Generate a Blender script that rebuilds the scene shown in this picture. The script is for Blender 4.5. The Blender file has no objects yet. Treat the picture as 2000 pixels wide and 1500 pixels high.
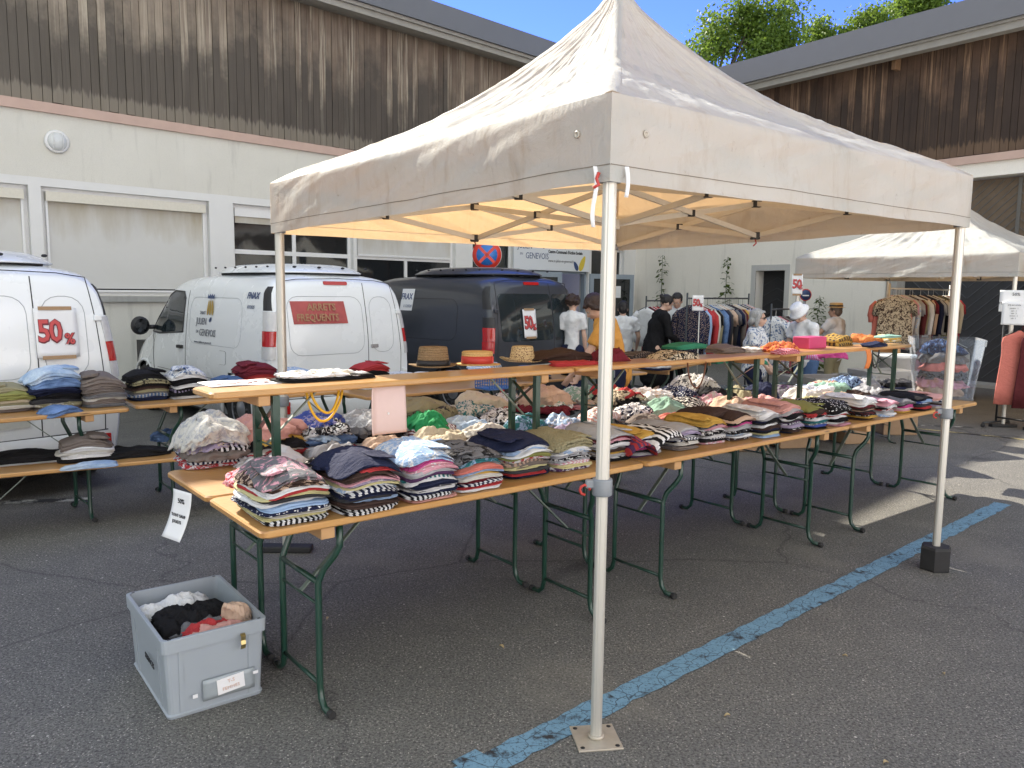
import bpy, bmesh, math, random
from mathutils import Vector, Matrix, noise, geometry
R=math.radians
V=Vector
# ------------------------------------------------------------------ camera, world, sun, exposure
sc=bpy.context.scene
col=sc.collection
PIT,ROLL,CH,FPX=0.1161,0.0116,1.6248,1545.4
_r0=V((1,0,0)); _f=V((0,math.cos(PIT),-math.sin(PIT))); _u0=_r0.cross(_f)
_r=_r0*math.cos(ROLL)+_u0*math.sin(ROLL); _u=-_r0*math.sin(ROLL)+_u0*math.cos(ROLL)
camd=bpy.data.cameras.new('camera'); camo=bpy.data.objects.new('camera',camd); col.objects.link(camo)
camo.matrix_world=Matrix(((_r.x,_u.x,-_f.x,0),(_r.y,_u.y,-_f.y,0),(_r.z,_u.z,-_f.z,CH),(0,0,0,1)))
camd.lens=FPX/2000*36; camd.sensor_width=36; camd.clip_end=3000; camd.clip_start=.05
sc.camera=camo
SKYFILL=1.35
SAZ,SEL=129,35.1      # direction towards the sun (degrees from +X, elevation)
w=bpy.data.worlds.new('World'); sc.world=w; w.use_nodes=True
nt=w.node_tree; bg=nt.nodes['Background']
sky=nt.nodes.new('ShaderNodeTexSky'); sky.sky_type='NISHITA'; sky.sun_disc=False
sky.sun_elevation=R(SEL); sky.sun_rotation=R(90-SAZ); sky.altitude=3000; sky.air_density=.38; sky.dust_density=.0; sky.ozone_density=.15
hs=nt.nodes.new('ShaderNodeHueSaturation'); hs.inputs['Saturation'].default_value=1.12; nt.links.new(sky.outputs[0],hs.inputs['Color']); tn=nt.nodes.new('ShaderNodeMix'); tn.data_type='RGBA'; tn.blend_type='MULTIPLY'; tn.inputs[0].default_value=1; tn.inputs[7].default_value=(.47,.47,.92,1); nt.links.new(hs.outputs[0],tn.inputs[6])
# added unseen cloud behind the camera, a neutral fill for the shade
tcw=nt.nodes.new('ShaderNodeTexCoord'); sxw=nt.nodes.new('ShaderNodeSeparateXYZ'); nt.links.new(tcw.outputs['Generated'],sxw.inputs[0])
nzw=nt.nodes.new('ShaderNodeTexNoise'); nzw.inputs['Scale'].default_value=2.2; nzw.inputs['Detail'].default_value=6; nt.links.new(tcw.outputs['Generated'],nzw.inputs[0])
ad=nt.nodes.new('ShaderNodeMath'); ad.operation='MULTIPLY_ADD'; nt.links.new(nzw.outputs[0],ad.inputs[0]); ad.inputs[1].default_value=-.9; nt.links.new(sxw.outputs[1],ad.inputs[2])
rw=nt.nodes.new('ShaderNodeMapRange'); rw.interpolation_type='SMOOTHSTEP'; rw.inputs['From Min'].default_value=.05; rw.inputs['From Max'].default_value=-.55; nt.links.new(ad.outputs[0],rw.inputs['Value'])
cw=nt.nodes.new('ShaderNodeMix'); cw.data_type='RGBA'; cw.inputs[7].default_value=(SKYFILL*.93,SKYFILL*1.0,SKYFILL*1.01,1); nt.links.new(rw.outputs[0],cw.inputs[0]); nt.links.new(tn.outputs[2],cw.inputs[6]); nt.links.new(cw.outputs[2],bg.inputs[0]); bg.inputs[1].default_value=.15
sund=bpy.data.lights.new('sun','SUN'); sund.energy=2.0; sund.angle=R(.53); sund.color=(1,.91,.77)
suno=bpy.data.objects.new('sun',sund); col.objects.link(suno)
sdir=V((math.cos(R(SAZ))*math.cos(R(SEL)),math.sin(R(SAZ))*math.cos(R(SEL)),math.sin(R(SEL))))
suno.rotation_euler=sdir.to_track_quat('Z','Y').to_euler()
sc.view_settings.view_transform='Standard'; sc.view_settings.look='None'; sc.view_settings.exposure=2.68; sc.view_settings.gamma=1
# ------------------------------------------------------------------ pixel -> point helpers (photo pixels, 2000x1500)
CAM=V((0,0,CH))
def ray(px,py): return _f+_r*((px-1000)/FPX)-_u*((py-750)/FPX)
def at(px,py,z=0.): d=ray(px,py); return CAM+d*((z-CH)/d.z)
def atd(px,py,dep): return CAM+ray(px,py)*dep
def onpl(px,py,P0,n): d=ray(px,py); return CAM+d*((P0-CAM).dot(n)/d.dot(n))
# ------------------------------------------------------------------ object helpers
def lab16(t):
    for a,b in ((' folded ',' '),(' crumpled ',' '),(' finely ',' '),(' garment hanging ',' garment, '),('from the bottom in','up in'),(' royal blue',' blue'),(' pale grey',' grey')):
        if len(t.split())<=16: break
        t=t.replace(a,b)
    return t
def tag(o,label=None,cat=None,group=None,kind=None):
    if label: o['label']=lab16(label)
    if cat: o['category']=cat
    if group: o['group']=group
    if kind: o['kind']=kind
    return o
def empty(name,loc=(0,0,0),rz=0.,label=None,cat=None,group=None):
    o=bpy.data.objects.new(name,None); col.objects.link(o); o.location=loc; o.rotation_euler=(0,0,rz)
    o.empty_display_size=.1
    return tag(o,label,cat,group)
def link(name,me,parent=None,loc=(0,0,0),rot=(0,0,0)):
    o=bpy.data.objects.new(name,me); col.objects.link(o); o.location=loc; o.rotation_euler=rot
    if parent: o.parent=parent
    return o
def copytree(o,parent=None):
    c=o.copy(); col.objects.link(c)
    if parent: c.parent=parent
    for ch in [x for x in o.children]: copytree(ch,c)
    return c
class MB:
    def __init__(s): s.v=[]; s.f=[]; s.mi=[]; s.sm=[]; s.cm=0; s.csm=False
    def add(s,vs,fs,sm=None):
        b=len(s.v); s.v+= [tuple(v) for v in vs]
        for f in fs: s.f.append(tuple(b+i for i in f)); s.mi.append(s.cm); s.sm.append(s.csm if sm is None else sm)
        return s
    def box(s,c,h,M=None,bev=0.):
        # c centre, h full sizes; optional matrix; bev>0 chamfers the vertical-ish edges
        x,y,z=[a/2 for a in h]; c=V(c)
        if bev<=0:
            P=[V((i*x,j*y,k*z)) for k in(-1,1) for j in(-1,1) for i in(-1,1)]
            F=[(0,2,3,1),(4,5,7,6),(0,1,5,4),(2,6,7,3),(0,4,6,2),(1,3,7,5)]
        else:
            b=min(bev,x*.98,y*.98,z*.98); P=[];F=[]
            bm=bmesh.new(); bmesh.ops.create_cube(bm,size=1)
            for v in bm.verts: v.co=V((v.co.x*2*x,v.co.y*2*y,v.co.z*2*z))
            bmesh.ops.bevel(bm,geom=bm.edges[:],offset=b,segments=2,profile=.5,affect='EDGES')
            bm.verts.index_update()
            P=[v.co.copy() for v in bm.verts]; F=[[v.index for v in f.verts] for f in bm.faces]; bm.free()
        if M is not None: P=[M@(c+p) for p in P]
        else: P=[c+p for p in P]
        return s.add(P,F)
    def seg(s,a,b,wx,wy,up=(0,0,1)):
        # rectangular bar from a to b
        a=V(a);b=V(b);d=(b-a).normalized(); up=V(up)
        if abs(d.dot(up))>.98: up=V((1,0,0))
        x=d.cross(up).normalized(); y=x.cross(d)
        P=[e+x*(i*wx/2)+y*(j*wy/2) for e in(a,b) for i,j in((-1,-1),(1,-1),(1,1),(-1,1))]
        return s.add(P,[(3,2,1,0),(4,5,6,7),(0,1,5,4),(1,2,6,5),(2,3,7,6),(3,0,4,7)])
    def tube(s,pts,r,n=10,closed=False,cap=True,sm=True):
        pts=[V(p) for p in pts]; m=len(pts)
        rs=r if isinstance(r,(list,tuple)) else [r]*m
        b=len(s.v); prev=None; vs=[]
        for i,p in enumerate(pts):
            if closed: d=(pts[(i+1)%m]-pts[i-1])
            else: d=(pts[min(i+1,m-1)]-pts[max(i-1,0)])
            d.normalize()
            if prev is None:
                x=d.cross(V((0,0,1)));
                if x.length<.05: x=d.cross(V((1,0,0)))
            else: x=prev-d*prev.dot(d)
            x.normalize(); prev=x; y=d.cross(x)
            for k in range(n):
                a=2*math.pi*(k+.5)/n; vs.append(p+(x*math.cos(a)+y*math.sin(a))*rs[i])
        fs=[]
        for i in range(m if closed else m-1):
            for k in range(n):
                j=(i+1)%m; fs.append((i*n+k,j*n+k,j*n+(k+1)%n,i*n+(k+1)%n))
        s.add(vs,fs,sm)
        if cap and not closed: s.add([],[]); s.f+= [tuple(b+k for k in range(n)),tuple(b+(m-1)*n+k for k in reversed(range(n)))]; s.mi+=[s.cm]*2; s.sm+=[False]*2
        return s
    def lathe(s,prof,c=(0,0,0),n=24,sm=True,M=None,sx=1,sy=1):
        c=V(c); vs=[];fs=[]
        for (r,z) in prof:
            for k in range(n):
                a=2*math.pi*k/n; p=V((r*math.cos(a)*sx,r*math.sin(a)*sy,z)); vs.append((M@p if M is not None else p)+c)
        for i in range(len(prof)-1):
            for k in range(n): fs.append((i*n+k,i*n+(k+1)%n,(i+1)*n+(k+1)%n,(i+1)*n+k))
        if prof[0][0]>1e-6: fs.append(tuple(reversed(range(n))))
        if prof[-1][0]>1e-6: fs.append(tuple((len(prof)-1)*n+k for k in range(n)))
        return s.add(vs,fs,sm)
    def grid(s,fn,nu,nv,sm=True,closeu=False,flip=False):
        vs=[fn(i/(nu if closeu else nu-1),j/(nv-1)) for j in range(nv) for i in range(nu)]
        fs=[]
        for j in range(nv-1):
            for i in range(nu if closeu else nu-1):
                a=j*nu+i; b=j*nu+(i+1)%nu; q=(a,b,b+nu,a+nu); fs.append(q[::-1] if flip else q)
        return s.add(vs,fs,sm)
    def mesh(s,name,mats):
        me=bpy.data.meshes.new(name); me.from_pydata(s.v,[],s.f); 
        for m in (mats if isinstance(mats,(list,tuple)) else [mats]): me.materials.append(m)
        me.polygons.foreach_set('material_index',s.mi); me.polygons.foreach_set('use_smooth',s.sm)
        me.validate(); me.update(); return me
    def obj(s,name,mats,parent=None,loc=(0,0,0),rot=(0,0,0)):
        return link(name,s.mesh(name,mats),parent,loc,rot)
def solidify(o,t,off=-1.):
    m=o.modifiers.new('thick','SOLIDIFY'); m.thickness=t; m.offset=off; return o
def fbm(p,o=4): return noise.fractal(V(p),1.,2.,o)
def ridge(p,o=3):
    t=0;a=1;p=V(p)
    for i in range(o): t+=a*(1-abs(noise.noise(p))*2.2); p=p*2.07+V((3.1,1.7,5.3)); a*=.5
    return t/(2-2**(1-o))
# ------------------------------------------------------------------ materials
_mc={}
class NG:
    def __init__(s,name):
        s.m=bpy.data.materials.new(name); s.m.use_nodes=True; s.t=s.m.node_tree; s.b=s.t.nodes['Principled BSDF']; s.out=s.t.nodes['Material Output']
    def n(s,k,**kw):
        x=s.t.nodes.new(k)
        for a,b in kw.items(): setattr(x,a,b)
        return x
    def l(s,a,b): s.t.links.new(a,b)
    def tc(s,kind='Object'): return s.n('ShaderNodeTexCoord').outputs[kind]
    def map(s,src,sc=(1,1,1),rot=(0,0,0),loc=(0,0,0)):
        m=s.n('ShaderNodeMapping'); m.inputs['Scale'].default_value=sc; m.inputs['Rotation'].default_value=rot; m.inputs['Location'].default_value=loc; s.l(src,m.inputs[0]); return m.outputs[0]
    def noise(s,src,scale=5,detail=4,rough=.55,dist=0.):
        x=s.n('ShaderNodeTexNoise'); x.inputs['Scale'].default_value=scale; x.inputs['Detail'].default_value=detail; x.inputs['Roughness'].default_value=rough; x.inputs['Distortion'].default_value=dist
        if src is not None: s.l(src,x.inputs[0])
        return x.outputs[0]
    def vor(s,src,scale=5,feature='F1',out=0):
        x=s.n('ShaderNodeTexVoronoi',feature=feature); x.inputs['Scale'].default_value=scale; s.l(src,x.inputs[0]); return x.outputs[out]
    def wave(s,src,scale=5,dist=0.,axis='X',det=2,prof='SIN'):
        x=s.n('ShaderNodeTexWave',bands_direction=axis,wave_profile=prof); x.inputs['Scale'].default_value=scale; x.inputs['Distortion'].default_value=dist; x.inputs['Detail'].default_value=det; s.l(src,x.inputs[0]); return x.outputs[1]
    def ramp(s,src,stops,interp='LINEAR'):
        x=s.n('ShaderNodeValToRGB'); s.l(src,x.inputs[0]); e=x.color_ramp; e.interpolation=interp
        while len(e.elements)<len(stops): e.elements.new(.5)
        for q,(p,c) in zip(e.elements,stops):
            q.position=p; q.color=(c[0],c[1],c[2],1) if isinstance(c,(tuple,list)) else (c,c,c,1)
        return x.outputs[0]
    def mix(s,a,b,f,mode='MIX'):
        x=s.n('ShaderNodeMix',data_type='RGBA',blend_type=mode)
        for ix,val in ((6,a),(7,b),(0,f)):
            sock=x.inputs[ix]
            if isinstance(val,(int,float)): sock.default_value=val if ix==0 else (val,val,val,1)
            elif isinstance(val,(tuple,list)): sock.default_value=(*val[:3],1)
            else: s.l(val,sock)
        return x.outputs[2]
    def math(s,op,a,b=0.):
        x=s.n('ShaderNodeMath',operation=op)
        for sock,val in ((x.inputs[0],a),(x.inputs[1],b)):
            if isinstance(val,(int,float)): sock.default_value=val
            else: s.l(val,sock)
        return x.outputs[0]
    def bump(s,h,strength=.3,dist=.01,nrm=None):
        x=s.n('ShaderNodeBump'); x.inputs['Strength'].default_value=strength; x.inputs['Distance'].default_value=dist; s.l(h,x.inputs['Height'])
        if nrm is not None: s.l(nrm,x.inputs['Normal'])
        s.l(x.outputs[0],s.b.inputs['Normal']); return x.outputs[0]
    def set(s,base=None,rough=None,metal=None,spec=None,coat=None,alpha=None,trans=None,ior=None):
        for k,v in (('Base Color',base),('Roughness',rough),('Metallic',metal),('Specular IOR Level',spec),('Coat Weight',coat),('Alpha',alpha),('Transmission Weight',trans),('IOR',ior)):
            if v is None: continue
            if isinstance(v,(tuple,list)): s.b.inputs[k].default_value=(*v[:3],1)
            elif isinstance(v,(int,float)): s.b.inputs[k].default_value=v
            else: s.l(v,s.b.inputs[k])
        return s.m
def plain(name,c,rough=.5,metal=0.,var=.12,scale=30,bump=0.,coat=0.,spec=.5):
    k=('p',name)
    if k in _mc: return _mc[k]
    g=NG(name); src=g.tc(); nz=g.noise(src,scale,4)
    base=g.mix(tuple(x*(1-var) for x in c),tuple(min(1,x*(1+var)) for x in c),nz)
    g.set(base=base,rough=rough,metal=metal,coat=coat,spec=spec)
    if bump: g.bump(nz,bump,.005)
    _mc[k]=g.m; return g.m
# ------------------------------------------------------------------ ground
g=NG('asphalt'); src=g.tc(); 
big=g.noise(src,.35,5,.6); mid=g.noise(src,3.5,4,.6); fine=g.noise(src,90,3,.7)
v=g.vor(src,140,out=1); vd=g.vor(src,140,out=0)
v2=g.vor(src,55,out=1); vd2=g.vor(src,55,out=0); sp=g.ramp(v,[(0,.0),(.62,.05),(.80,.35),(1,1.)])
base=g.mix((.115,.114,.108),(.185,.182,.168),big)
base=g.mix(base,(.24,.232,.21),g.ramp(mid,[(.45,0),(.75,.35)]))
base=g.mix(base,(.04,.038,.036),g.ramp(fine,[(.40,.75),(.55,0)]))
base=g.mix(base,(.55,.52,.46),g.math('MULTIPLY',sp,g.ramp(vd,[(.25,1.),(.55,0)])))
base=g.mix(base,(.50,.48,.43),g.math('MULTIPLY',g.ramp(v2,[(.93,0),(.95,1)]),g.ramp(vd2,[(.22,1.),(.34,0)])))
st=g.noise(g.map(src,(1,1,1),loc=(4,9,0)),.9,3,.5,.4)
base=g.mix(base,(.24,.225,.19),g.ramp(st,[(.60,0),(.78,.5)]))
ck=g.vor(g.mix(src,g.noise(src,1.5,5),.35),.55,'DISTANCE_TO_EDGE'); base=g.mix((.03,.03,.03),base,g.ramp(ck,[(.0,.55),(.005,1.)]))
oil=g.noise(g.map(src,(1,1,1),loc=(31,7,0)),1.1,4,.5,.3); base=g.mix(base,(.045,.044,.042),g.ramp(oil,[(.66,0),(.74,.55)]))
g.set(base=base,rough=.9,spec=.25); h=g.math('ADD',fine,g.math('MULTIPLY',vd,.6)); g.bump(h,.55,.006)
M_asph=g.m
b=MB(); b.grid(lambda u,v_: V((-400+800*u,-60+860*v_,0)),3,3,sm=False,flip=False)
tag(b.obj('ground',M_asph),kind='structure')
def paint(name,c,wear=.5,scale=9):
    g=NG(name); src=g.tc(); n1=g.noise(src,scale,6,.65); cr=g.vor(g.mix(src,g.noise(src,7,3),.045),14,'DISTANCE_TO_EDGE')
    fine=g.noise(src,90,3,.7)
    pc=g.mix(tuple(x*.72 for x in c),tuple(x*1.12 for x in c),g.noise(src,22,5))
    mask=g.ramp(n1,[(wear-.05,0),(wear+.04,1)])
    base=g.mix((.035,.035,.038),pc,mask)
    base=g.mix((.03,.03,.035),base,g.ramp(cr,[(.0,.15),(.03,1.)]))
    base=g.mix(base,(.03,.03,.033),g.ramp(fine,[(.36,.6),(.46,0)]))
    g.set(base=base,rough=.8,spec=.3); g.bump(fine,.4,.005); return g.m
M_blue=paint('blue_paint',(.17,.315,.43),.40)
M_yel=paint('yellow_paint',(.5,.42,.2),.5,5); M_wht=paint('white_paint_line',(.5,.5,.46),.52,6)
def line(name,p0,p1,w0,mat,z=.004,seed=0,n=90):
    p0=V(p0);p1=V(p1);d=(p1-p0); L=d.length; d.normalize(); s=V((-d.y,d.x,0)); b=MB(); vs=[];fs=[]
    n=max(4,int(L*18))
    for i in range(n+1):
        q=p0+d*(L*i/n); a=.016*noise.noise(V((i*.7,seed,0)))+.01*noise.noise(V((i*.21,seed,3))); c=.016*noise.noise(V((i*.7,seed+9,0)))+.01*noise.noise(V((i*.21,seed+7,3)))
        vs+=[q+s*(w0/2+a)+V((0,0,z)),q-s*(w0/2+c)+V((0,0,z))]
    for i in range(n): fs.append((2*i,2*i+1,2*i+3,2*i+2))
    b.add(vs,fs); return tag(b.obj(name,mat),kind='structure')
pA=(at(872,1500)+at(1010,1500))/2; pB=at(1938,995)
dd=(pB-pA).normalized()
line('blue_road_marking',pA-dd*1.2,pB+dd*.25,.12,M_blue,seed=2)
line('blue_road_marking',at(905,1478),at(905,1478)+V((.8,-.85,0)),.11,M_blue,.006,seed=5)
line('yellow_road_marking',at(1740,832),at(2030,862),.07,M_yel,.004,seed=11)
line('white_road_marking',at(1745,845)+V((.3,.6,0)),at(1900,835),.05,M_wht,.004,seed=13)
line('white_road_marking',at(-60,985),at(180,975),.1,M_wht,.004,seed=14)
# ------------------------------------------------------------------ buildings
COR=V((3.294,21.573,0)); dL=V((.7089,.7054,0)).normalized(); nL=V((dL.y,-dL.x,0)); dR=V((-.5951,.8037,0)).normalized(); nR=V((-dR.y,dR.x,0))
def WL(s,o,z): return COR+dL*s+nL*o+V((0,0,z))
def WR(s,o,z): return COR+dR*s+nR*o+V((0,0,z))
def pL(px,py,o=0.):
    q=onpl(px,py,COR+nL*o,nL); return (q-COR).dot(dL),q.z
def pR(px,py,o=0.):
    q=onpl(px,py,COR+nR*o,nR); return (q-COR).dot(dR),q.z
def wbox(b,W,s0,s1,o0,o1,z0,z1):
    P=[W(s,o,z) for z in(z0,z1) for o in(o0,o1) for s in(s0,s1)]
    return b.add(P,[(0,2,3,1),(4,5,7,6),(0,1,5,4),(2,6,7,3),(0,4,6,2),(1,3,7,5)])
def stucco(name,c,dark,scale=1.3,b=.5):
    g=NG(name); src=g.tc(); a=g.noise(src,scale,6,.6,.3); f=g.noise(src,120,3,.7); st=g.noise(g.map(src,(3,3,.35)),1.6,5,.65)
    base=g.mix(c,dark,g.ramp(a,[(.4,0),(.8,.6)])); base=g.mix(base,tuple(x*.55 for x in dark),g.ramp(st,[(.56,0),(.8,.55)]))
    base=g.mix(base,tuple(x*.7 for x in c),g.ramp(f,[(.3,.5),(.5,0)]))
    g.set(base=base,rough=.92,spec=.2); g.bump(f,b,.006); return g.m
M_stL=stucco('beige_render',(.66,.645,.58),(.56,.545,.49),.8)
M_stR=stucco('grey_roughcast',(.82,.79,.72),(.72,.69,.63),.9,.7)
M_wfr=plain('white_frame_paint',(.72,.72,.71),.5,var=.06)
M_blu=plain('bluegrey_frame_paint',(.26,.31,.36),.45,var=.06)
M_pink=plain('pink_beam_paint',(.50,.36,.30),.8,var=.14,scale=4)
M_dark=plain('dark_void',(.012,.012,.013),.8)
M_fasc=plain('grey_fascia_metal',(.12,.125,.135),.5,metal=.0,var=.06,scale=3)
M_soff=plain('soffit_board',(.30,.285,.25),.8,var=.2,scale=6,bump=.1)
M_conc=stucco('concrete_sill',(.38,.38,.36),(.22,.22,.2),3)
g=NG('dark_glass'); src=g.tc(); g.set(base=(.012,.014,.016),rough=.05,spec=.8); g.bump(g.noise(src,2.2,2),.04,.05); M_glass=g.m
g=NG('blind_fabric'); src=g.tc()
gz=g.n('ShaderNodeSeparateXYZ'); g.l(src,gz.inputs[0])
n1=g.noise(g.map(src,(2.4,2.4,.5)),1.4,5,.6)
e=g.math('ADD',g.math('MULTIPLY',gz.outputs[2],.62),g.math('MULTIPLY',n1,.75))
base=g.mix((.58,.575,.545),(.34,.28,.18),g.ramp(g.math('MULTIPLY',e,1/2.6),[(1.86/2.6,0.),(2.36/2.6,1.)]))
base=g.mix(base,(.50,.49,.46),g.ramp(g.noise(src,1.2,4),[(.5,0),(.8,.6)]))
g.set(base=base,rough=.85,spec=.2); g.bump(g.noise(src,1.1,3),.5,.08); M_blind=g.m
def woodclad(name,c1,c2,dark,sil,zlo,veil=False):
    g=NG(name); oi=g.n('ShaderNodeNewGeometry'); 
    src=g.tc(); sx=g.n('ShaderNodeSeparateXYZ'); g.l(src,sx.inputs[0])
    isl=oi.outputs['Random Per Island']
    cv=g.n('ShaderNodeCombineXYZ'); g.l(g.math('MULTIPLY',isl,40.),cv.inputs[0]); g.l(isl,cv.inputs[1]); g.l(g.math('MULTIPLY',sx.outputs[2],.55),cv.inputs[2])
    s1=g.noise(g.map(src,(16,16,.5)),1.6,5,.7,.3)
    isn=g.noise(cv.outputs[0],1.3,3,.6)
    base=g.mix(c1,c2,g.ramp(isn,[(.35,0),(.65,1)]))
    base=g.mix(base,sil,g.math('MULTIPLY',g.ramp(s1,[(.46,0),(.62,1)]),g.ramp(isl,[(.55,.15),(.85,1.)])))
    base=g.mix(base,sil,g.ramp(g.math('ADD',g.math('MULTIPLY',sx.outputs[0],-.16),g.math('MULTIPLY',s1,.5)),[(.15,0),(.95,.75)])) if veil else base  # pale lens veil painted into the boards, stronger towards the left end
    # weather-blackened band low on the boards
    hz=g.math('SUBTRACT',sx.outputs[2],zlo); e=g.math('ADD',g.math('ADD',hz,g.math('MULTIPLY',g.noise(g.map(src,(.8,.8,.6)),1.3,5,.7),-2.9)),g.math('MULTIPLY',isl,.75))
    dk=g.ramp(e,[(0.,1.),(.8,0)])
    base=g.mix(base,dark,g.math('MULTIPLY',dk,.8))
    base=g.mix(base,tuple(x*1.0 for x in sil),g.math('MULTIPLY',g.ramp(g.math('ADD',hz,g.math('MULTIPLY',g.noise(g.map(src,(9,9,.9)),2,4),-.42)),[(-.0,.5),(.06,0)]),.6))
    g.set(base=base,rough=.85,spec=.2); g.bump(s1,.5,.01); return g.m
M_woodL=woodclad('weathered_veiled_cladding_grey',(.25,.195,.15),(.14,.105,.082),(.060,.055,.050),(.43,.38,.30),4.2,True)
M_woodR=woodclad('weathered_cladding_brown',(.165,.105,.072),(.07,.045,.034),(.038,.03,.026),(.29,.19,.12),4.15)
M_gate=plain('gate_timber_dark',(.035,.037,.042),.8,var=.3,scale=12,bump=.2)
M_gateb=plain('transom_timber_brown',(.13,.095,.065),.85,var=.35,scale=7,bump=.2)

# ---- left wing
BL=empty('market_hall_building',WL(-10,0,0),0,'long beige rendered building with grey weathered timber cladding and blinds drawn, behind the white vans','building')
def PP(b,name,mat,par,label=None):
    me=b.mesh(name,mat); o=bpy.data.objects.new(name,me); col.objects.link(o)
    Mi=Matrix.Translation(par.location) if par.type=='EMPTY' and par.parent is None else None
    root=par
    while root.parent: root=root.parent
    if o and root.type=='EMPTY':
        T=(Matrix.Translation(root.location)@root.rotation_euler.to_matrix().to_4x4()).inverted(); me.transform(T)
    o.parent=par
    if label: o['label']=label
    return o
# openings: (s0,s1,z0,z1)
zt=3.05
W=[(-17.6,-14.36,1.5,zt),(-14.2,-11.74,1.5,zt),(-11.33,-8.95,1.0,zt),(-8.87,-6.39,1.0,zt),(-5.9,-4.64,1.0,zt),(-4.52,-1.96,0,2.62),(-1.86,-.5,1.2,2.75)]
b=MB(); segs=[]
wbox(b,WL,-26,0,-.3,0,zt+.12,4.08)
prev=-26
for i,(s0,s1,z0,z1) in enumerate(W):
    segs.append((prev,s0)); prev=s1
segs.append((prev,0.))
b2=MB()
for i,(a,c) in enumerate(segs):
    if c-a<.02: continue
    bq=MB(); wbox(bq,WL,a,c,-.3,.0,0,zt+.12); PP(bq,'pier',plain('white_rendered_pier',(.68,.68,.66),.7,var=.06,scale=3),BL)
for (s0,s1,z0,z1) in W:
    if z0>.05: wbox(b,WL,s0,s1,-.3,-.004,0,z0)
    if z1<zt: wbox(b,WL,s0,s1,-.3,-.004,z1,zt+.12)
    else: wbox(b2,WL,s0,s1,-.3,-.002,z1,zt+.12)
PP(b,'wall',M_stL,BL); PP(b2,'lintel',plain('white_rendered_pier',(.68,.68,.66),.7,var=.06,scale=3),BL)
b=MB(); wbox(b,WL,-26,0,-.32,.05,4.08,4.22); PP(b,'ledge',M_pink,BL)
def boards(Wf,s0,s1,o,z0,z1,seed,wd=.125):
    random.seed(seed); b=MB(); s=s0
    while s<s1:
        q=min(s1,s+wd*random.uniform(.85,1.15)); j=random.uniform(0,.02); wbox(b,Wf,s+.004,q-.004,o-.05,o+j,z0+random.uniform(-.02,.0),z1); s=q
    return b
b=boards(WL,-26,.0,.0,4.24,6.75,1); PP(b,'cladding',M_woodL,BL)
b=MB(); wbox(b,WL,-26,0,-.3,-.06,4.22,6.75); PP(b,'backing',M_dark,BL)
b=MB(); wbox(b,WL,-26,.72,.66,.72,6.66,7.08); PP(b,'fascia',M_fasc,BL)
b=MB(); wbox(b,WL,-26,.66,-.3,.655,6.60,6.68); wbox(b,WL,-26,.6,.42,.6,6.5,6.60); PP(b,'soffit',M_soff,BL)
b=MB(); wbox(b,WL,-26,2.2,-9,.66,6.98,7.06); PP(b,'roof',M_fasc,BL)
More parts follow.
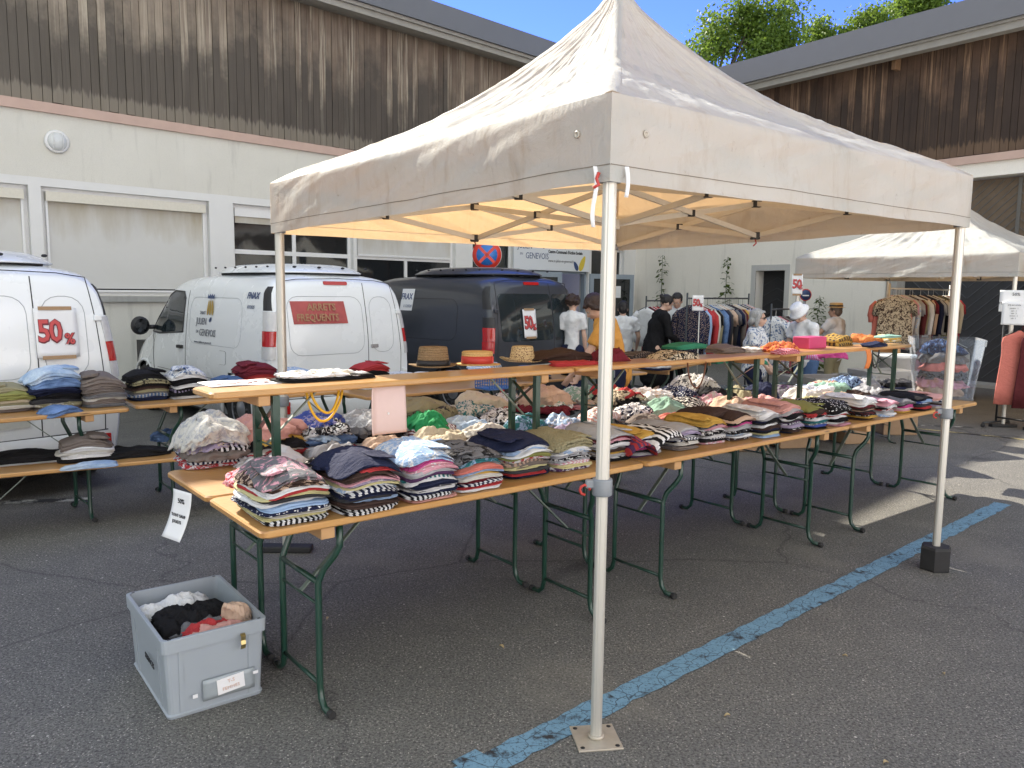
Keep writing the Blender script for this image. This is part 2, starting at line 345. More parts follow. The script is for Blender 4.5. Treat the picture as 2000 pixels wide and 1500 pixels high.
# body of the building behind the facade (dark interior)
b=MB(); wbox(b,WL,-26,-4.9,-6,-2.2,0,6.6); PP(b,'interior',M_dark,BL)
b=MB(); wbox(b,WL,-4.9,0,-4,-1.9,0,4); PP(b,'hallway',plain('hall_wall_paint',(.42,.40,.36),.8),BL)
def frame_rect(b,Wf,s0,s1,z0,z1,o,t=.05,d=.05):
    wbox(b,Wf,s0,s1,o-d,o,z1-t,z1); wbox(b,Wf,s0,s1,o-d,o,z0,z0+t); wbox(b,Wf,s0,s0+t,o-d,o-.001,z0+t,z1-t); wbox(b,Wf,s1-t,s1,o-d,o-.001,z0+t,z1-t)
for i,(s0,s1,z0,z1) in enumerate(W):
    if i==5: continue
    fr=MB(); frame_rect(fr,WL,s0,s1,z0,z1,-.10,.06)
    if i in (0,1):   # blind drawn
        frame_rect(fr,WL,s0+.06,s1-.06,z0+.05,z1-.06,-.05,.03,.05)
        f=PP(fr,'window',M_wfr,BL)
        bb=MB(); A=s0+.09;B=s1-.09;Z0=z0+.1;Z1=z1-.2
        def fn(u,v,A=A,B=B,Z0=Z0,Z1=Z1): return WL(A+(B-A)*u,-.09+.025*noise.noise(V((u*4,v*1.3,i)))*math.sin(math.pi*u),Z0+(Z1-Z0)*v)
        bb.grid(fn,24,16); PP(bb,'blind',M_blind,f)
        bb=MB(); wbox(bb,WL,s0+.06,s1-.06,-.10,.0,z1-.2,z1-.065); PP(bb,'blind_box',plain('cream_box',(.62,.59,.5),.5),f)
        bb=MB(); wbox(bb,WL,s0,s1,-.12,.07,z0-.10,z0-.012); PP(bb,'sill',M_conc,f)
    else:
        m=(s0+s1)/2; w_=s1-s0
        mull=[]
        if i in (2,3):
            for zz in (2.22,1.62): wbox(fr,WL,s0+.06,s1-.06,-.15,-.102,zz,zz+.075)
            for k in (.5,): wbox(fr,WL,s0+w_*k-.035,s0+w_*k+.035,-.15,-.103,z0+.06,z1-.06)
            wbox(fr,WL,s0+.06,s1-.06,-.15,-.06,z1-.2,z1-.062)
        elif i==4: wbox(fr,WL,s0+.06,s1-.06,-.15,-.102,2.0,2.08)
        else: wbox(fr,WL,s0+.06,s1-.06,-.15,-.102,1.9,1.98)
        f=PP(fr,'window',M_wfr,BL)
        bb=MB(); wbox(bb,WL,s0+.05,s1-.05,-.135,-.125,z0+.05,z1-.05); PP(bb,'pane',M_glass,f)
        if i==3:
            bb=MB(); wbox(bb,WL,s0+.07,s1-.07,-.10,-.085,2.32,z1-.18); PP(bb,'blind',M_blind,f)
            bb=MB(); wbox(bb,WL,s0+.07,s1-.07,-.11,-.07,2.28,2.318); PP(bb,'blind_bar',M_wfr,f)
        if i==2:
            bb=MB(); wbox(bb,WL,s0+.07,s1-.07,-.10,-.085,2.74,z1-.18); PP(bb,'blind',M_blind,f)
        bb=MB(); wbox(bb,WL,s0-.02,s1+.02,-.12,.06,z0-.08,z0-.012); PP(bb,'sill',M_conc,f)
# entrance: sign board above, door frame, two open leaves
def text(body,size,mat,parent,M,name='lettering',extr=.001,off=0.,align='LEFT',sx=1.,sp=1.,shear=0.):
    c=bpy.data.curves.new('t','FONT'); c.body=body; c.size=size; c.extrude=extr; c.offset=off; c.align_x=align; c.align_y='CENTER'; c.space_character=sp; c.shear=shear
    c.resolution_u=2
    o=bpy.data.objects.new('t',c); me=bpy.data.meshes.new_from_object(o); bpy.data.objects.remove(o); me.transform(Matrix.Diagonal((sx,1,1,1)))
    me.materials.clear(); me.materials.append(mat); me.transform(M)
    q=bpy.data.objects.new(name,me); col.objects.link(q); q.parent=parent; return q
def basis(o,x,y,z=None):
    x=V(x).normalized(); y=V(y).normalized(); z=x.cross(y) if z is None else V(z)
    return Matrix(((x.x,y.x,z.x,o[0]),(x.y,y.y,z.y,o[1]),(x.z,y.z,z.z,o[2]),(0,0,0,1)))
M_navy=plain('navy_ink',(.03,.06,.16),.5); M_black=plain('black_ink',(.012,.012,.014),.5); M_yellow=plain('yellow_ink',(.62,.47,.05),.5); M_red=plain('red_ink',(.55,.03,.03),.5)
M_brass=plain('gold_ink',(.40,.27,.06),.5); M_whitep=plain('white_panel',(.66,.69,.72),.4,var=.03)
M_paper=plain('white_paper',(.74,.75,.76),.7,var=.03)
s0,z0=pL(1003,527,.03); s1,z1=pL(1152,470,.03)
SB=empty('sign_board',WL((s0+s1)/2,.03,2.2),0,'white town hall sign board with crest and leaf emblem above the entrance door','sign')
b=MB(); wbox(b,WL,s0,s1,.005,.035,2.14,2.98); PP(b,'panel',M_whitep,SB)
def lb(s,z,o=.037): # local matrix for text on left wall sign, in SB space
    p=WL(s,o,z)-SB.location; return basis(p,dL,(0,0,1),nL)
sw=s1-s0
text('SAINT',.09,M_navy,SB,lb(s0+.12,2.83)); text('JULIEN',.19,M_navy,SB,lb(s0+.12,2.68),sx=.85); text('EN',.075,M_navy,SB,lb(s0+.2,2.5)); text('GENEVOIS',.2,M_navy,SB,lb(s0+.38,2.46),sx=.85)
xr=s0+sw*.40
text("Commune de St-Julien-en-Genevois",.105,M_black,SB,lb(xr+.08,2.72),off=.004,sx=.83); text("Centre Communal d'Action Sociale",.105,M_black,SB,lb(xr+.08,2.585),off=.004,sx=.83); text("www.st-julien-en-genevois.fr",.095,M_black,SB,lb(xr+.08,2.37),sx=.85)
def poly(pts,M,mat,name,parent,th=.002):
    b=MB(); n=len(pts); vs=[M@V((x,y,0)) for x,y in pts]+[M@V((x,y,th)) for x,y in pts]
    b.add(vs,[tuple(range(n-1,-1,-1)),tuple(range(n,2*n))]+[(i,(i+1)%n,n+(i+1)%n,n+i) for i in range(n)]); o=b.obj(name,mat); o.parent=parent; return o
def leaf(cx,cy,L,Wd,a,n=14):
    pts=[]
    for k in range(n): 
        t=2*math.pi*k/n; x=L/2*math.cos(t); y=Wd/2*math.sin(t)*(1-.25*math.cos(t)) ; pts.append((cx+x*math.cos(a)-y*math.sin(a),cy+x*math.sin(a)+y*math.cos(a)))
    return pts
poly(leaf(s1-.28-s0,.16,.42,.17,R(62)),basis(WL(s0,.037,2.18)-SB.location,dL,(0,0,1),nL),M_yellow,'leaf_emblem',SB)
poly(leaf(s1-.52-s0,.10,.26,.13,R(125)),basis(WL(s0,.037,2.17)-SB.location,dL,(0,0,1),nL),M_navy,'leaf_emblem',SB)
def crest(M,sc_,parent):
    # crown of three points over three drops, small leaf below
    pts=[(-.5,0),(-.5,.3),(-.3,.15),(-.15,.32),(0,.16),(.15,.32),(.3,.15),(.5,.3),(.5,0)]
    poly([(x*sc_,y*sc_+1.0*sc_) for x,y in pts],M,M_navy,'crest',parent)
    for k in(-1,0,1): poly([(x,y) for x,y in leaf(k*.33*sc_,.38*sc_,1.05*sc_,.26*sc_,R(90)+k*.12)],M,M_brass,'crest',parent)
    poly(leaf(.12*sc_,-.42*sc_,.4*sc_,.24*sc_,R(50)),M,M_navy,'crest',parent)
crest(basis(WL(s0+.98,.038,2.76)-SB.location,dL,(0,0,1),nL),.2,SB)
# door
b=MB(); s0d,s1d=-4.52,-1.96
for (a,c) in ((s0d,s0d+.06),(-3.28,-3.2),(s1d-.06,s1d)): wbox(b,WL,a,c,-.2,-.08,0,2.12)
wbox(b,WL,s0d,s1d,-.2,-.08,2.08,2.16); wbox(b,WL,s0d,s1d,-.2,-.1,2.16,2.62)
df=PP(b,'door_frame',M_blu,BL)
def doorleaf(p0,p1,par,note=False):
    # glazed leaf standing open between two ground points
    d=(p1-p0).normalized(); n=V((d.y,-d.x,0)); Lw=(p1-p0).length; b=MB()
    def bx(x0,x1,z0,z1,t,bb): 
        P_=[p0+d*x+n*y+V((0,0,z)) for z in(z0,z1) for y in(-t/2,t/2) for x in(x0,x1)]; bb.add(P_,[(0,2,3,1),(4,5,7,6),(0,1,5,4),(2,6,7,3),(0,4,6,2),(1,3,7,5)])
    bx(0,.12,.02,2.1,.05,b); bx(Lw-.12,Lw,.02,2.1,.05,b); bx(.12,Lw-.12,1.98,2.1,.049,b); bx(.12,Lw-.12,.02,.9,.049,b)
    o=PP(b,'door',M_blu,par)
    b=MB(); bx(.11,Lw-.11,.89,1.99,.012,b); PP(b,'pane',M_glass,o)
    if note:
        b=MB(); bx(Lw*.5,Lw*.5+.2,1.62,1.86,.03,b); PP(b,'notice',plain('pale_green_paper',(.45,.6,.55),.7),o)
    else:
        b=MB(); bx(Lw*.55,Lw*.55+.22,1.5,1.8,.03,b); PP(b,'notice',M_paper,o)
    return o
q0=WL(-4.5,.02,0); q1=at(1078,560,0); 
doorleaf(WL(-4.48,.02,0),WL(-3.30,.28,0),BL,True)
doorleaf(WL(-1.94,.02,0),WL(-.55,.35,0),BL)
# round bulkhead lamp on the left wall
s_,z_=pL(110,277); LP=empty('wall_lamp',WL(s_,0,z_),0,'round white bulkhead lamp on the beige wall above the blinds','lamp')
Mx=basis((0,0,0),dL,(0,0,1),nL)
b=MB(); b.lathe([(.16,0),(.165,.03),(.15,.05),(.135,.052)],M=Mx,n=28); b.obj('rim',M_wfr,LP)
b=MB(); b.lathe([(.134,.04),(.12,.075),(.08,.10),(.03,.112),(0,.114)],M=Mx,n=28); b.obj('diffuser',plain('lamp_glass_white',(.6,.62,.62),.25),LP)
b=MB()
for x in(-.06,.06): b.tube([Mx@V((x,y,.118*math.sqrt(max(0,1-(x*x+y*y)/.0225))+.006)) for y in [-.13+.026*k for k in range(11)]],.005,6)
b.obj('guard',M_wfr,LP)
# ---- right wing
BR=empty('barn_wing_building',WR(-6,0,0),0,'grey roughcast wing with dark brown plank cladding, small dark door and big chevron gate','building')
b=MB()
wbox(b,WR,-3.88,0,-.4,0,0,4.08); wbox(b,WR,-7.0,-4.66,-.4,0,0,4.08); wbox(b,WR,-4.66,-3.88,-.4,0,2.17,4.08); wbox(b,WR,-26,-7.0,-.4,.0,3.78,4.03)
PP(b,'wall',M_stR,BR)
b=MB(); wbox(b,WR,-7.22,-7.0,-.42,.02,0,3.76); PP(b,'gate_jamb',M_conc,BR)
b=MB(); wbox(b,WR,-26,-.1,-.3,.06,4.03,4.17); PP(b,'ledge',M_pink,BR)
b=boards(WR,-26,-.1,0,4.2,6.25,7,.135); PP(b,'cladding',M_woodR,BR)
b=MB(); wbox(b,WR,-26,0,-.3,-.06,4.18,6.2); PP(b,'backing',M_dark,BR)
b=MB(); wbox(b,WR,-26,-.72,.66,.72,6.24,6.72); PP(b,'fascia',M_fasc,BR)
b=MB(); wbox(b,WR,-26,-.66,-.3,.655,6.2,6.26); wbox(b,WR,-26,-.66,.40,.60,6.08,6.2)
PP(b,'soffit',M_soff,BR)
b=MB(); wbox(b,WR,-26,-.6,-9,.66,6.62,6.70); PP(b,'roof',M_fasc,BR)
b=MB(); s_,z_=pR(1735,100,.4); wbox(b,WR,s_-.06,s_+.06,.02,.39,z_-.05,z_+.12); wbox(b,WR,s_-.05,s_+.03,.01,.2,z_-.3,z_-.05); PP(b,'rafter_end',plain('raw_rafter_wood',(.22,.13,.07),.8,var=.3),BR)
b=MB(); wbox(b,WR,-4.66,-3.88,-.36,-.30,0,2.17)
for k in range(14):
    a=-4.66+.06*k
o=PP(b,'small_door',plain('black_timber_door',(.014,.014,.017),.6,var=.3),BR)
b=MB()
for k in range(9):   # chevron strips
    z=.1+.24*k
    for sgn in(-1,1):
        p0=WR(-4.27,-.29,z); p1=WR(-4.27+sgn*.37,-.29,z-.18 if z>.2 else z); b.seg(p0,p1,.02,.012,nR)
PP(b,'chevron_board',plain('chevron_edge',(.035,.035,.04),.6),o)
b=MB()
for (a,c,z0,z1) in ((-4.78,-4.66,0,2.3),(-3.88,-3.76,0,2.3),(-4.66,-3.88,2.17,2.3)): wbox(b,WR,a,c,-.02,.012,z0,z1)
PP(b,'door_surround',plain('painted_surround',(.46,.46,.45),.8,var=.06),BR)
# gate
b=MB(); wbox(b,WR,-26,-7.22,-.36,-.3,0,3.76); gt=PP(b,'gate',M_gate,BR)
def chev(s0,s1,z0,z1,o,m,name,par,wd=.13,down=True):
    b=MB(); h=(s1-s0); z=z0-h
    while z<z1:
        a0,c0=z,z+h*.9
        if not down: a0,c0=z+h*.9,z
        # clip
        p=[];n=12
        pts=[(s0+h*t,a0+(c0-a0)*t) for t in [k/n for k in range(n+1)] if z0<=a0+(c0-a0)*t<=z1]
        if len(pts)>1: b.seg(WR(pts[0][0],o,pts[0][1]),WR(pts[-1][0],o,pts[-1][1]),.014,.018,nR)
        z+=wd
    if b.v: return PP(b,name,m,par)
M_gl=plain('chevron_gap_light',(.12,.115,.105),.8); M_gl2=plain('board_edge_dark',(.075,.08,.09),.7)
s=-7.3; k=0
while s>-14:
    chev(s-1.1,s,.1,2.62,-.295,M_gl2,'chevron_board',gt,.2,down=(k%2==0)); s-=1.12;k+=1
b=MB(); wbox(b,WR,-26,-7.22,-.31,-.25,2.66,3.76); tr=PP(b,'transom',M_gateb,BR)
s=-8.2; k=1
while s>-12.5:
    chev(s-.98,s,2.7,3.74,-.245,M_gl,'chevron_board',tr,.15,down=(k%2==0)); 
    b=MB(); wbox(b,WR,s-.03,s+.03,-.26,-.22,2.66,3.74); PP(b,'post',M_gl,tr); s-=1.0;k+=1
b=MB()
for s in (-9.55,-12): wbox(b,WR,s,s+.12,-.3,-.2,0,2.62)
PP(b,'gate_post',plain('dark_red_post',(.07,.02,.02),.7),BR)
b=MB(); wbox(b,WR,-26,-7.0,-.36,.25,0,.06); PP(b,'threshold',M_conc,BR)
# ---- added pale hall and paving on the camera's side of the yard (unseen, bounces sun into the shade)
M_bounce_hall=stucco('bounce_cream_render',(.80,.79,.77),(.72,.71,.69),.8)
hb=V((5.5,-8.5,0)); OB=empty('bounce_hall',hb,R(45),'added unseen cream hall behind the camera, put there to bounce sun into the shade','building')
b=MB(); b.box((0,-3,4.5),(36,6,9.0)); b.obj('wall',M_bounce_hall,OB)
b=MB(); b.box((0,-3,9.15),(37,7.4,.28)); b.obj('roof',M_fasc,OB)
for k in range(6):
    b=MB(); b.box((-15+6*k,.01,2.2),(2.0,.06,1.3)); o=b.obj('window',M_wfr,OB); b=MB(); b.box((-15+6*k,.03,2.2),(1.8,.05,1.1)); b.obj('pane',M_glass,o)
g=NG('bounce_concrete'); src=g.tc(); g.set(base=g.mix((.55,.54,.52),(.64,.63,.61),g.noise(src,2,5)),rough=.9); M_bounce_pave=g.m
def W0(s,o,z): return hb+V((s*.7071-o*.7071,s*.7071+o*.7071,z))
b=MB(); b.add([W0(-19,.05,.003),W0(19,.05,.003),W0(19,8.6,.003),W0(-19,8.6,.003)],[(0,1,2,3)]); tag(b.obj('bounce_paving',M_bounce_pave),kind='structure')  # added pale ground out of view, throws sunlight back into the shade
# ------------------------------------------------------------------ trees behind the right wing
M_bark=plain('bark',(.09,.07,.05),.9,var=.3,scale=9,bump=.3)
def leafmat(name,c1,c2):
    g=NG(name); gi=g.n('ShaderNodeNewGeometry'); base=g.mix(c1,c2,gi.outputs['Random Per Island']); g.set(base=base,rough=.55,spec=.3)
    tr=g.n('ShaderNodeBsdfTranslucent'); g.l(g.mix(base,(.35,.5,.05),.35),tr.inputs[0]); mx=g.n('ShaderNodeMixShader'); mx.inputs[0].default_value=.4
    g.l(g.b.outputs[0],mx.inputs[1]); g.l(tr.outputs[0],mx.inputs[2]); g.l(mx.outputs[0],g.out.inputs[0]); return g.m
M_leaf=leafmat('green_leaves',(.07,.13,.02),(.17,.25,.045))
M_leafd=leafmat('dark_green_leaves',(.02,.04,.012),(.05,.08,.02))
def tree(base,H,blobs,label,seed,nl=5200):
    random.seed(seed); T=empty('ash_tree',base,0,label,'tree','ash trees behind the right wing')
    b=MB(); top=V((0,0,H*.62)); b.tube([(0,0,0),(.1,0,H*.3),(0,.1,H*.62)],[.25,.2,.14],8)
    for (x,y,z,r) in blobs: b.tube([top*.7,(top*.6+V((x,y,z))*.4)+V((0,0,.3)),V((x,y,z))],[.1,.06,.02],6)
    for k in range(60):
        x,y,z,r=random.choice(blobs); d=V((random.gauss(0,1),random.gauss(0,1),random.gauss(.3,1))).normalized()*r*random.uniform(.5,1.0); c=V((x,y,z)); b.tube([c,c+d*.6+V((0,0,.05)),c+d],[.02,.012,.004],4,cap=False)
    b.obj('trunk',M_bark,T)
    b=MB()
    for (x,y,z,r) in blobs:
        n=int(nl*r*r/sum(q[3]**2 for q in blobs)); cl=max(8,n//28); c=V((x,y,z))
        for q in range(cl):
            d=V((random.gauss(0,1),random.gauss(0,1),random.gauss(0,1))).normalized()*r*(random.random()**.35)*V((1,1,1.05)).z
            if noise.noise((c+d)*.9+V((seed,0,0)))<-.18: continue
            cc=c+d; fr=V((d.x,d.y,d.z-.5)).normalized()
            for m in range(28):
                p=cc+V((random.gauss(0,.17),random.gauss(0,.17),random.gauss(0,.15))); a=V((random.gauss(0,1),random.gauss(0,1),random.gauss(-.5,.7))).normalized(); s=V((random.gauss(0,1),random.gauss(0,1),random.gauss(0,1))); s=(s-a*s.dot(a)).normalized(); L=random.uniform(.08,.16); wd=L*.34
                b.add([p,p+a*L*.5+s*wd,p+a*L,p+a*L*.5-s*wd],[(0,1,2,3)],False)
    b.obj('crown',M_leaf,T)
    return T
def blob(px,py,dep,r,base): p=atd(px,py,dep)-V(base); return (p.x,p.y,p.z,r)
dep=27
B1=(5.9,dep,0); r_=dep/1545
tree(V(B1),9,[blob(1385,70,dep,.75,B1),blob(1365,110,dep-.5,.6,B1),blob(1430,50,dep,.8,B1),blob(1440,95,dep+.3,.9,B1),blob(1480,35,dep,.85,B1),blob(1510,75,dep,.95,B1),blob(1525,30,dep+.4,.7,B1),blob(1470,110,dep-.3,.9,B1),blob(1550,90,dep+.3,.5,B1),blob(1485,0,dep,.6,B1),blob(1530,110,dep,.8,B1)],'tall broad ash tree above the tent slope, left of the smaller one',3,21000)
B2=(10.6,dep+2,0); dep2=29
tree(V(B2),9,[blob(1600,60,dep2,.55,B2),blob(1605,85,dep2,.5,B2),blob(1650,75,dep2,.5,B2),blob(1690,55,dep2,.6,B2),blob(1715,42,dep2,.6,B2),blob(1670,88,dep2,.6,B2)],'small leafy tree in the middle just over the grey roof fascia',4,8000)
B3=(15.0,dep+3,0); dep3=30
tree(V(B3),10,[blob(1760,30,dep3,.65,B3),blob(1790,15,dep3,.75,B3),blob(1820,5,dep3,.6,B3),blob(1780,45,dep3,.6,B3),blob(1810,-10,dep3,.6,B3),blob(1745,50,dep3,.5,B3)],'rightmost leafy tree touching the top edge over the roof',5,9500)
# ------------------------------------------------------------------ hollyhock plants against the right wing
def holly(s,h,label,seed):
    random.seed(seed); o=empty('hollyhock',WR(s,.25,0),0,label,'plant','tall leafy stems growing against the grey wall'); b=MB(); l=MB()
    pts=[V((.05*noise.noise(V((seed,k*.5,0))),.05*noise.noise(V((k*.5,seed,0))),h*k/12)) for k in range(13)]
    b.tube(pts,[.018-.0012*k for k in range(13)],6)
    for k in range(90):
        t=random.random()**.8; p=pts[0].lerp(pts[-1],t); p=pts[min(12,int(t*12))]; p=V((p.x,p.y,h*t)); a=random.uniform(0,6.28); L=random.uniform(.1,.26)*(1.15-.8*t); d=V((math.cos(a),math.sin(a),random.uniform(-.5,.5))); b.tube([p,p+d*L*.7],.004,4,cap=False)
        c=p+d*L*.7; u=V((-math.sin(a),math.cos(a),0)); 
        W_=L*.42; l.add([c,c+d*L*.35+u*W_,c+d*L*.85+u*W_*.5-V((0,0,.03)),c+d*L-V((0,0,.05)),c+d*L*.85-u*W_*.5-V((0,0,.03)),c+d*L*.35-u*W_],[(0,1,2,3,4,5)],False)
    b.obj('stem',M_leafd,o); l.obj('leaves',M_leafd,o)
holly(-1.2,2.6,'left tall hollyhock stem by the corner of the two walls',1)
holly(-3.25,2.5,'hollyhock stem just left of the small dark door',2)
holly(-5.7,1.62,'short leafy stem behind the person in the straw hat',3)

# small dry leaves and pale grit lying on the asphalt
M_dry=plain('dry_leaf',(.42,.33,.18),.8,var=.3)
_rl=random.Random(4)
for k,(px,py,lab) in enumerate(((1843,1318,'curled pale dry leaf on the asphalt near the right edge'),(1650,1283,'tiny pale dry leaf right of the blue line'),(1730,1492,'dry leaf at the bottom edge, lower right'),(980,1265,'small dry leaf on the dark asphalt left of the near pole'),(640,1210,'small dry leaf between the front table legs'),(1420,1400,'dry leaf on open asphalt below the blue line'))):
    p=at(px,py,0); b=MB(); a=_rl.uniform(0,6); L=_rl.uniform(.010,.016)
    def lf(u,v): x=(u-.5)*2*L; w_=L*.55*math.sin(math.pi*min(.99,max(.01,u)))*(v-.5)*2; return V((x,w_,.004+.006*abs(v-.5)*2+.004*math.sin(u*4)))
    b.grid(lf,8,5); o=b.obj('dry_leaf',M_dry); o.location=p; o.rotation_euler=(0,0,a); solidify(o,.0006); tag(o,lab,'leaf','dry leaves on the ground')
# ------------------------------------------------------------------ tents
g=NG('tent_canvas'); src=g.tc()
n1=g.noise(src,2.2,5,.6); n2=g.noise(g.map(src,(1,1,.25)),7,5,.7,.6); f=g.noise(src,260,2,.6)
base=g.mix((.51,.535,.52),(.41,.425,.40),n1); base=g.mix(base,(.29,.26,.21),g.ramp(n2,[(.54,0),(.78,.65)]))
base=g.mix(base,(.18,.17,.16),g.ramp(g.noise(g.map(src,(1,1,.5)),26,5,.75,1.2),[(.62,0),(.72,.6)]))
g.set(base=base,rough=.75,spec=.2)
g.bump(g.math('ADD',g.math('ADD',g.math('MULTIPLY',f,.12),g.math('MULTIPLY',g.noise(g.map(src,(1,1,.12)),55,3,.6),.6)),g.math('MULTIPLY',g.noise(src,5.5,7,.62,1.),2.0)),.42,.012)
tr=g.n('ShaderNodeBsdfTranslucent'); tr.inputs[0].default_value=(.96,.60,.27,1)
mx=g.n('ShaderNodeMixShader'); mx.inputs[0].default_value=.25; g.l(g.b.outputs[0],mx.inputs[1]); g.l(tr.outputs[0],mx.inputs[2]); g.l(mx.outputs[0],g.out.inputs[0]); M_canvas=g.m
g=NG('brushed_aluminium'); src=g.tc(); g.set(base=(.60,.585,.53),rough=.42,metal=.55); g.bump(g.noise(g.map(src,(60,60,.6)),4,3),.15,.002); M_alu=g.m
M_trus=plain('painted_truss',(.58,.55,.48),.45,metal=.15,var=.06)
M_bracket=plain('black_plastic',(.015,.015,.016),.5); M_gplast=plain('grey_plastic_cap',(.20,.22,.24),.45)
M_redclip=plain('red_plastic',(.45,.04,.03),.45); M_seam=plain('brown_stitching',(.20,.17,.13),.9); M_rubber=plain('black_rubber',(.02,.02,.021),.75,var=.3,bump=.15)
M_plate=plain('galvanised_plate',(.46,.42,.35),.5,metal=.4,var=.2)
_PR=[(0,0),(.08,.065),(.26,.175),(.42,.28),(.563,.39),(.7,.53),(.837,.70),(.93,.84),(.975,.94),(1,1.)]
def prof(t):
    for (a,b_),(c,d) in zip(_PR,_PR[1:]):
        if t<=c: return b_+(d-b_)*(t-a)/(c-a)
    return 1.
def tent(cor,H,VH,label,seed,feet,clampz,res=170,group=None,details=True):
    # cor: four corner points A,B,D,C (z = bottom of valance), H: peak height over the eaves
    A,B,D,C=[V(c) for c in cor]; O=(A+B+C+D)/4; O.z=0
    T=empty('market_tent',O,0,label,'tent',group); A,B,C,D=[x-O for x in(A,B,C,D)]
    def bil(u,v): return (A*(1-u)+B*u)*(1-v)+(C*(1-u)+D*u)*v
    def disp(p,k): 
        q=p*1.0
        return ridge((q.x*2.6+seed,q.y*2.6,k),3)
    def roof(u,v):
        p=bil(u,v); a=2*u-1; c=2*v-1; m=max(abs(a),abs(c)); t=1-m
        # along-ridge vs mid-face sag
        o=min(abs(a),abs(c))/max(m,1e-5); mid=1-o
        z=H*prof(t)-.055*mid*math.sin(math.pi*min(1,t*1.05))
        # radiating wrinkles: faces are pulled between the peak and the corners
        ang=math.atan2(c,a); edge=math.sin(math.pi*min(1,max(0,t*1.02)))**.5
        w1=ridge((ang*5.5+seed,t*1.6,2.),3)-.45; w2=ridge((p.x*4+w1*.7,p.y*4,seed),2)-.4
        near=max(0,1-(p-A).to_2d().length/1.5)
        z+=edge*(.020+.020*near)*w1+edge*(.012+.016*near)*w2+edge*.004*(ridge((p.x*13,p.y*13,seed),2)-.4)
        z+=min(1,t*40)*.012*math.exp(-((t-.03)/.03)**2)*noise.noise(V((p.x*3,p.y*3,seed)))
        # the cap where the frame pushes up at the corner
        return V((p.x,p.y,p.z+VH+z))
    b=MB(); nt_=res//2
    for (a0,a1) in (((-1,-1),(1,-1)),((1,-1),(1,1)),((1,1),(-1,1)),((-1,1),(-1,-1))):
        def face(s,t,a0=a0,a1=a1):
            k=1-t; a=(a0[0]+(a1[0]-a0[0])*s)*k; c=(a0[1]+(a1[1]-a0[1])*s)*k; return roof((a+1)/2,(c+1)/2)
        b.grid(face,res,nt_)
    o=b.obj('canopy',M_canvas,T)
    for (sx,sy) in ((-1,-1),(1,-1),(1,1),(-1,1)):
        b=MB(); L_=[]; R__=[]; n=60; vs=[]
        for i in range(n+1):
            k=1-i/n*.985; p=roof((sx*k+1)/2,(sy*k+1)/2); q1=roof((sx*k+1)/2-sx*.013,(sy*k+1)/2) ; q2=roof((sx*k+1)/2,(sy*k+1)/2-sy*.013); vs+=[q1+V((0,0,.0025)),p+V((0,0,.005)),q2+V((0,0,.0025))]
        b.add(vs,[(3*i+j,3*i+j+1,3*i+j+4,3*i+j+3) for i in range(n) for j in(0,1)],True); b.obj('ridge_seam',M_canvas,o)
    for k,(p,q,u0) in enumerate(((A,B,0),(B,D,1),(D,C,2),(C,A,3))):
        d=(q-p); L=d.length; d.normalize(); nrm=V((d.y,-d.x,0)).normalized()
        def val(u,v,p=p,q=q,nrm=nrm,k=k,L=L):
            e=p.lerp(q,u); s=u*L; zz=VH*(1-v); edge=math.sin(math.pi*u)**.5 if 0<u<1 else 0
            out=edge*(.014+.026*noise.noise(V((s*1.3,v*1.2,seed+k)))+.012*noise.noise(V((s*4+v*2,v*1.6,seed+k+4)))+.006*ridge((s*3.+v*3.5,v*1.2,seed+k),2)+.0035*noise.noise(V((s*26,v*1.6,seed+k)))*min(1,v*3))
            top=math.sqrt(max(0,1-(1-min(1,v*7))**2)) # rolled top edge
            zz+=.006*noise.noise(V((s*2.2,0,seed+k+7)))*v-.005*edge*v
            return V((e.x,e.y,e.z))+nrm*(out*top)+V((0,0,zz))
        b=MB(); b.grid(val,150,26,flip=True); vo=b.obj('valance',M_canvas,T)
        b=MB(); vs=[];fs=[]; n=150
        for i in range(n+1):
            for vv in (.800,.812): vs.append(val(i/n,vv)+nrm*.0015)
        for i in range(n): fs.append((2*i,2*i+2,2*i+3,2*i+1))
        b.add(vs,fs); b.obj('seam',M_seam,vo)
        if details and k in(0,3):
            for uu in ((.055,) if k==0 else (.945,)):
                b=MB(); c=val(uu,.40)+nrm*.002; Mx=basis((0,0,0),d,(0,0,1),nrm); b.lathe([(.006,.001),(.006,.004),(.013,.004),(.014,0)],c,16,M=Mx); b.obj('eyelet',M_plate,vo)
    # frame
    zt=VH-.03; zl=.035
    cs=[A,B,D,C]; ins=lambda p:(p*(1-.035)+V((0,0,p.z*.035)))
    cs=[V((p.x*.972,p.y*.972,p.z)) for p in cs]; up=lambda p,z:V((p.x,p.y,p.z+z))
    def xpair(p,q,off):
        nn=(q-p).cross(V((0,0,1))).normalized()*off; bb=MB(); bb.seg(up(p,zt)+nn,up(q,zl)+nn,.016,.032); bb.obj('truss_bar',M_trus,T)
        bb=MB(); bb.seg(up(p,zl)-nn,up(q,zt)-nn,.016,.032); bb.obj('truss_bar',M_trus,T)
        m=(p+q)/2; bb=MB(); bb.box(up(m,(zt+zl)/2),(.045,.045,.042),bev=.004); bb.obj('joint_bracket',M_bracket,T)
    mids=[]
    for i in range(4):
        p,q=cs[i],cs[(i+1)%4]; m=(p+q)/2; mids.append(m); xpair(p,m,.011); xpair(m,q,.011)
        bb=MB(); bb.box(up(m,zl),(.06,.05,.05),bev=.006); bb.box(up(m,zt),(.06,.05,.05),bev=.006); bb.obj('joint_bracket',M_bracket,T)
    ct=(A+B+C+D)/4
    for m in mids: xpair(m,V((ct.x,ct.y,ct.z)),.011)
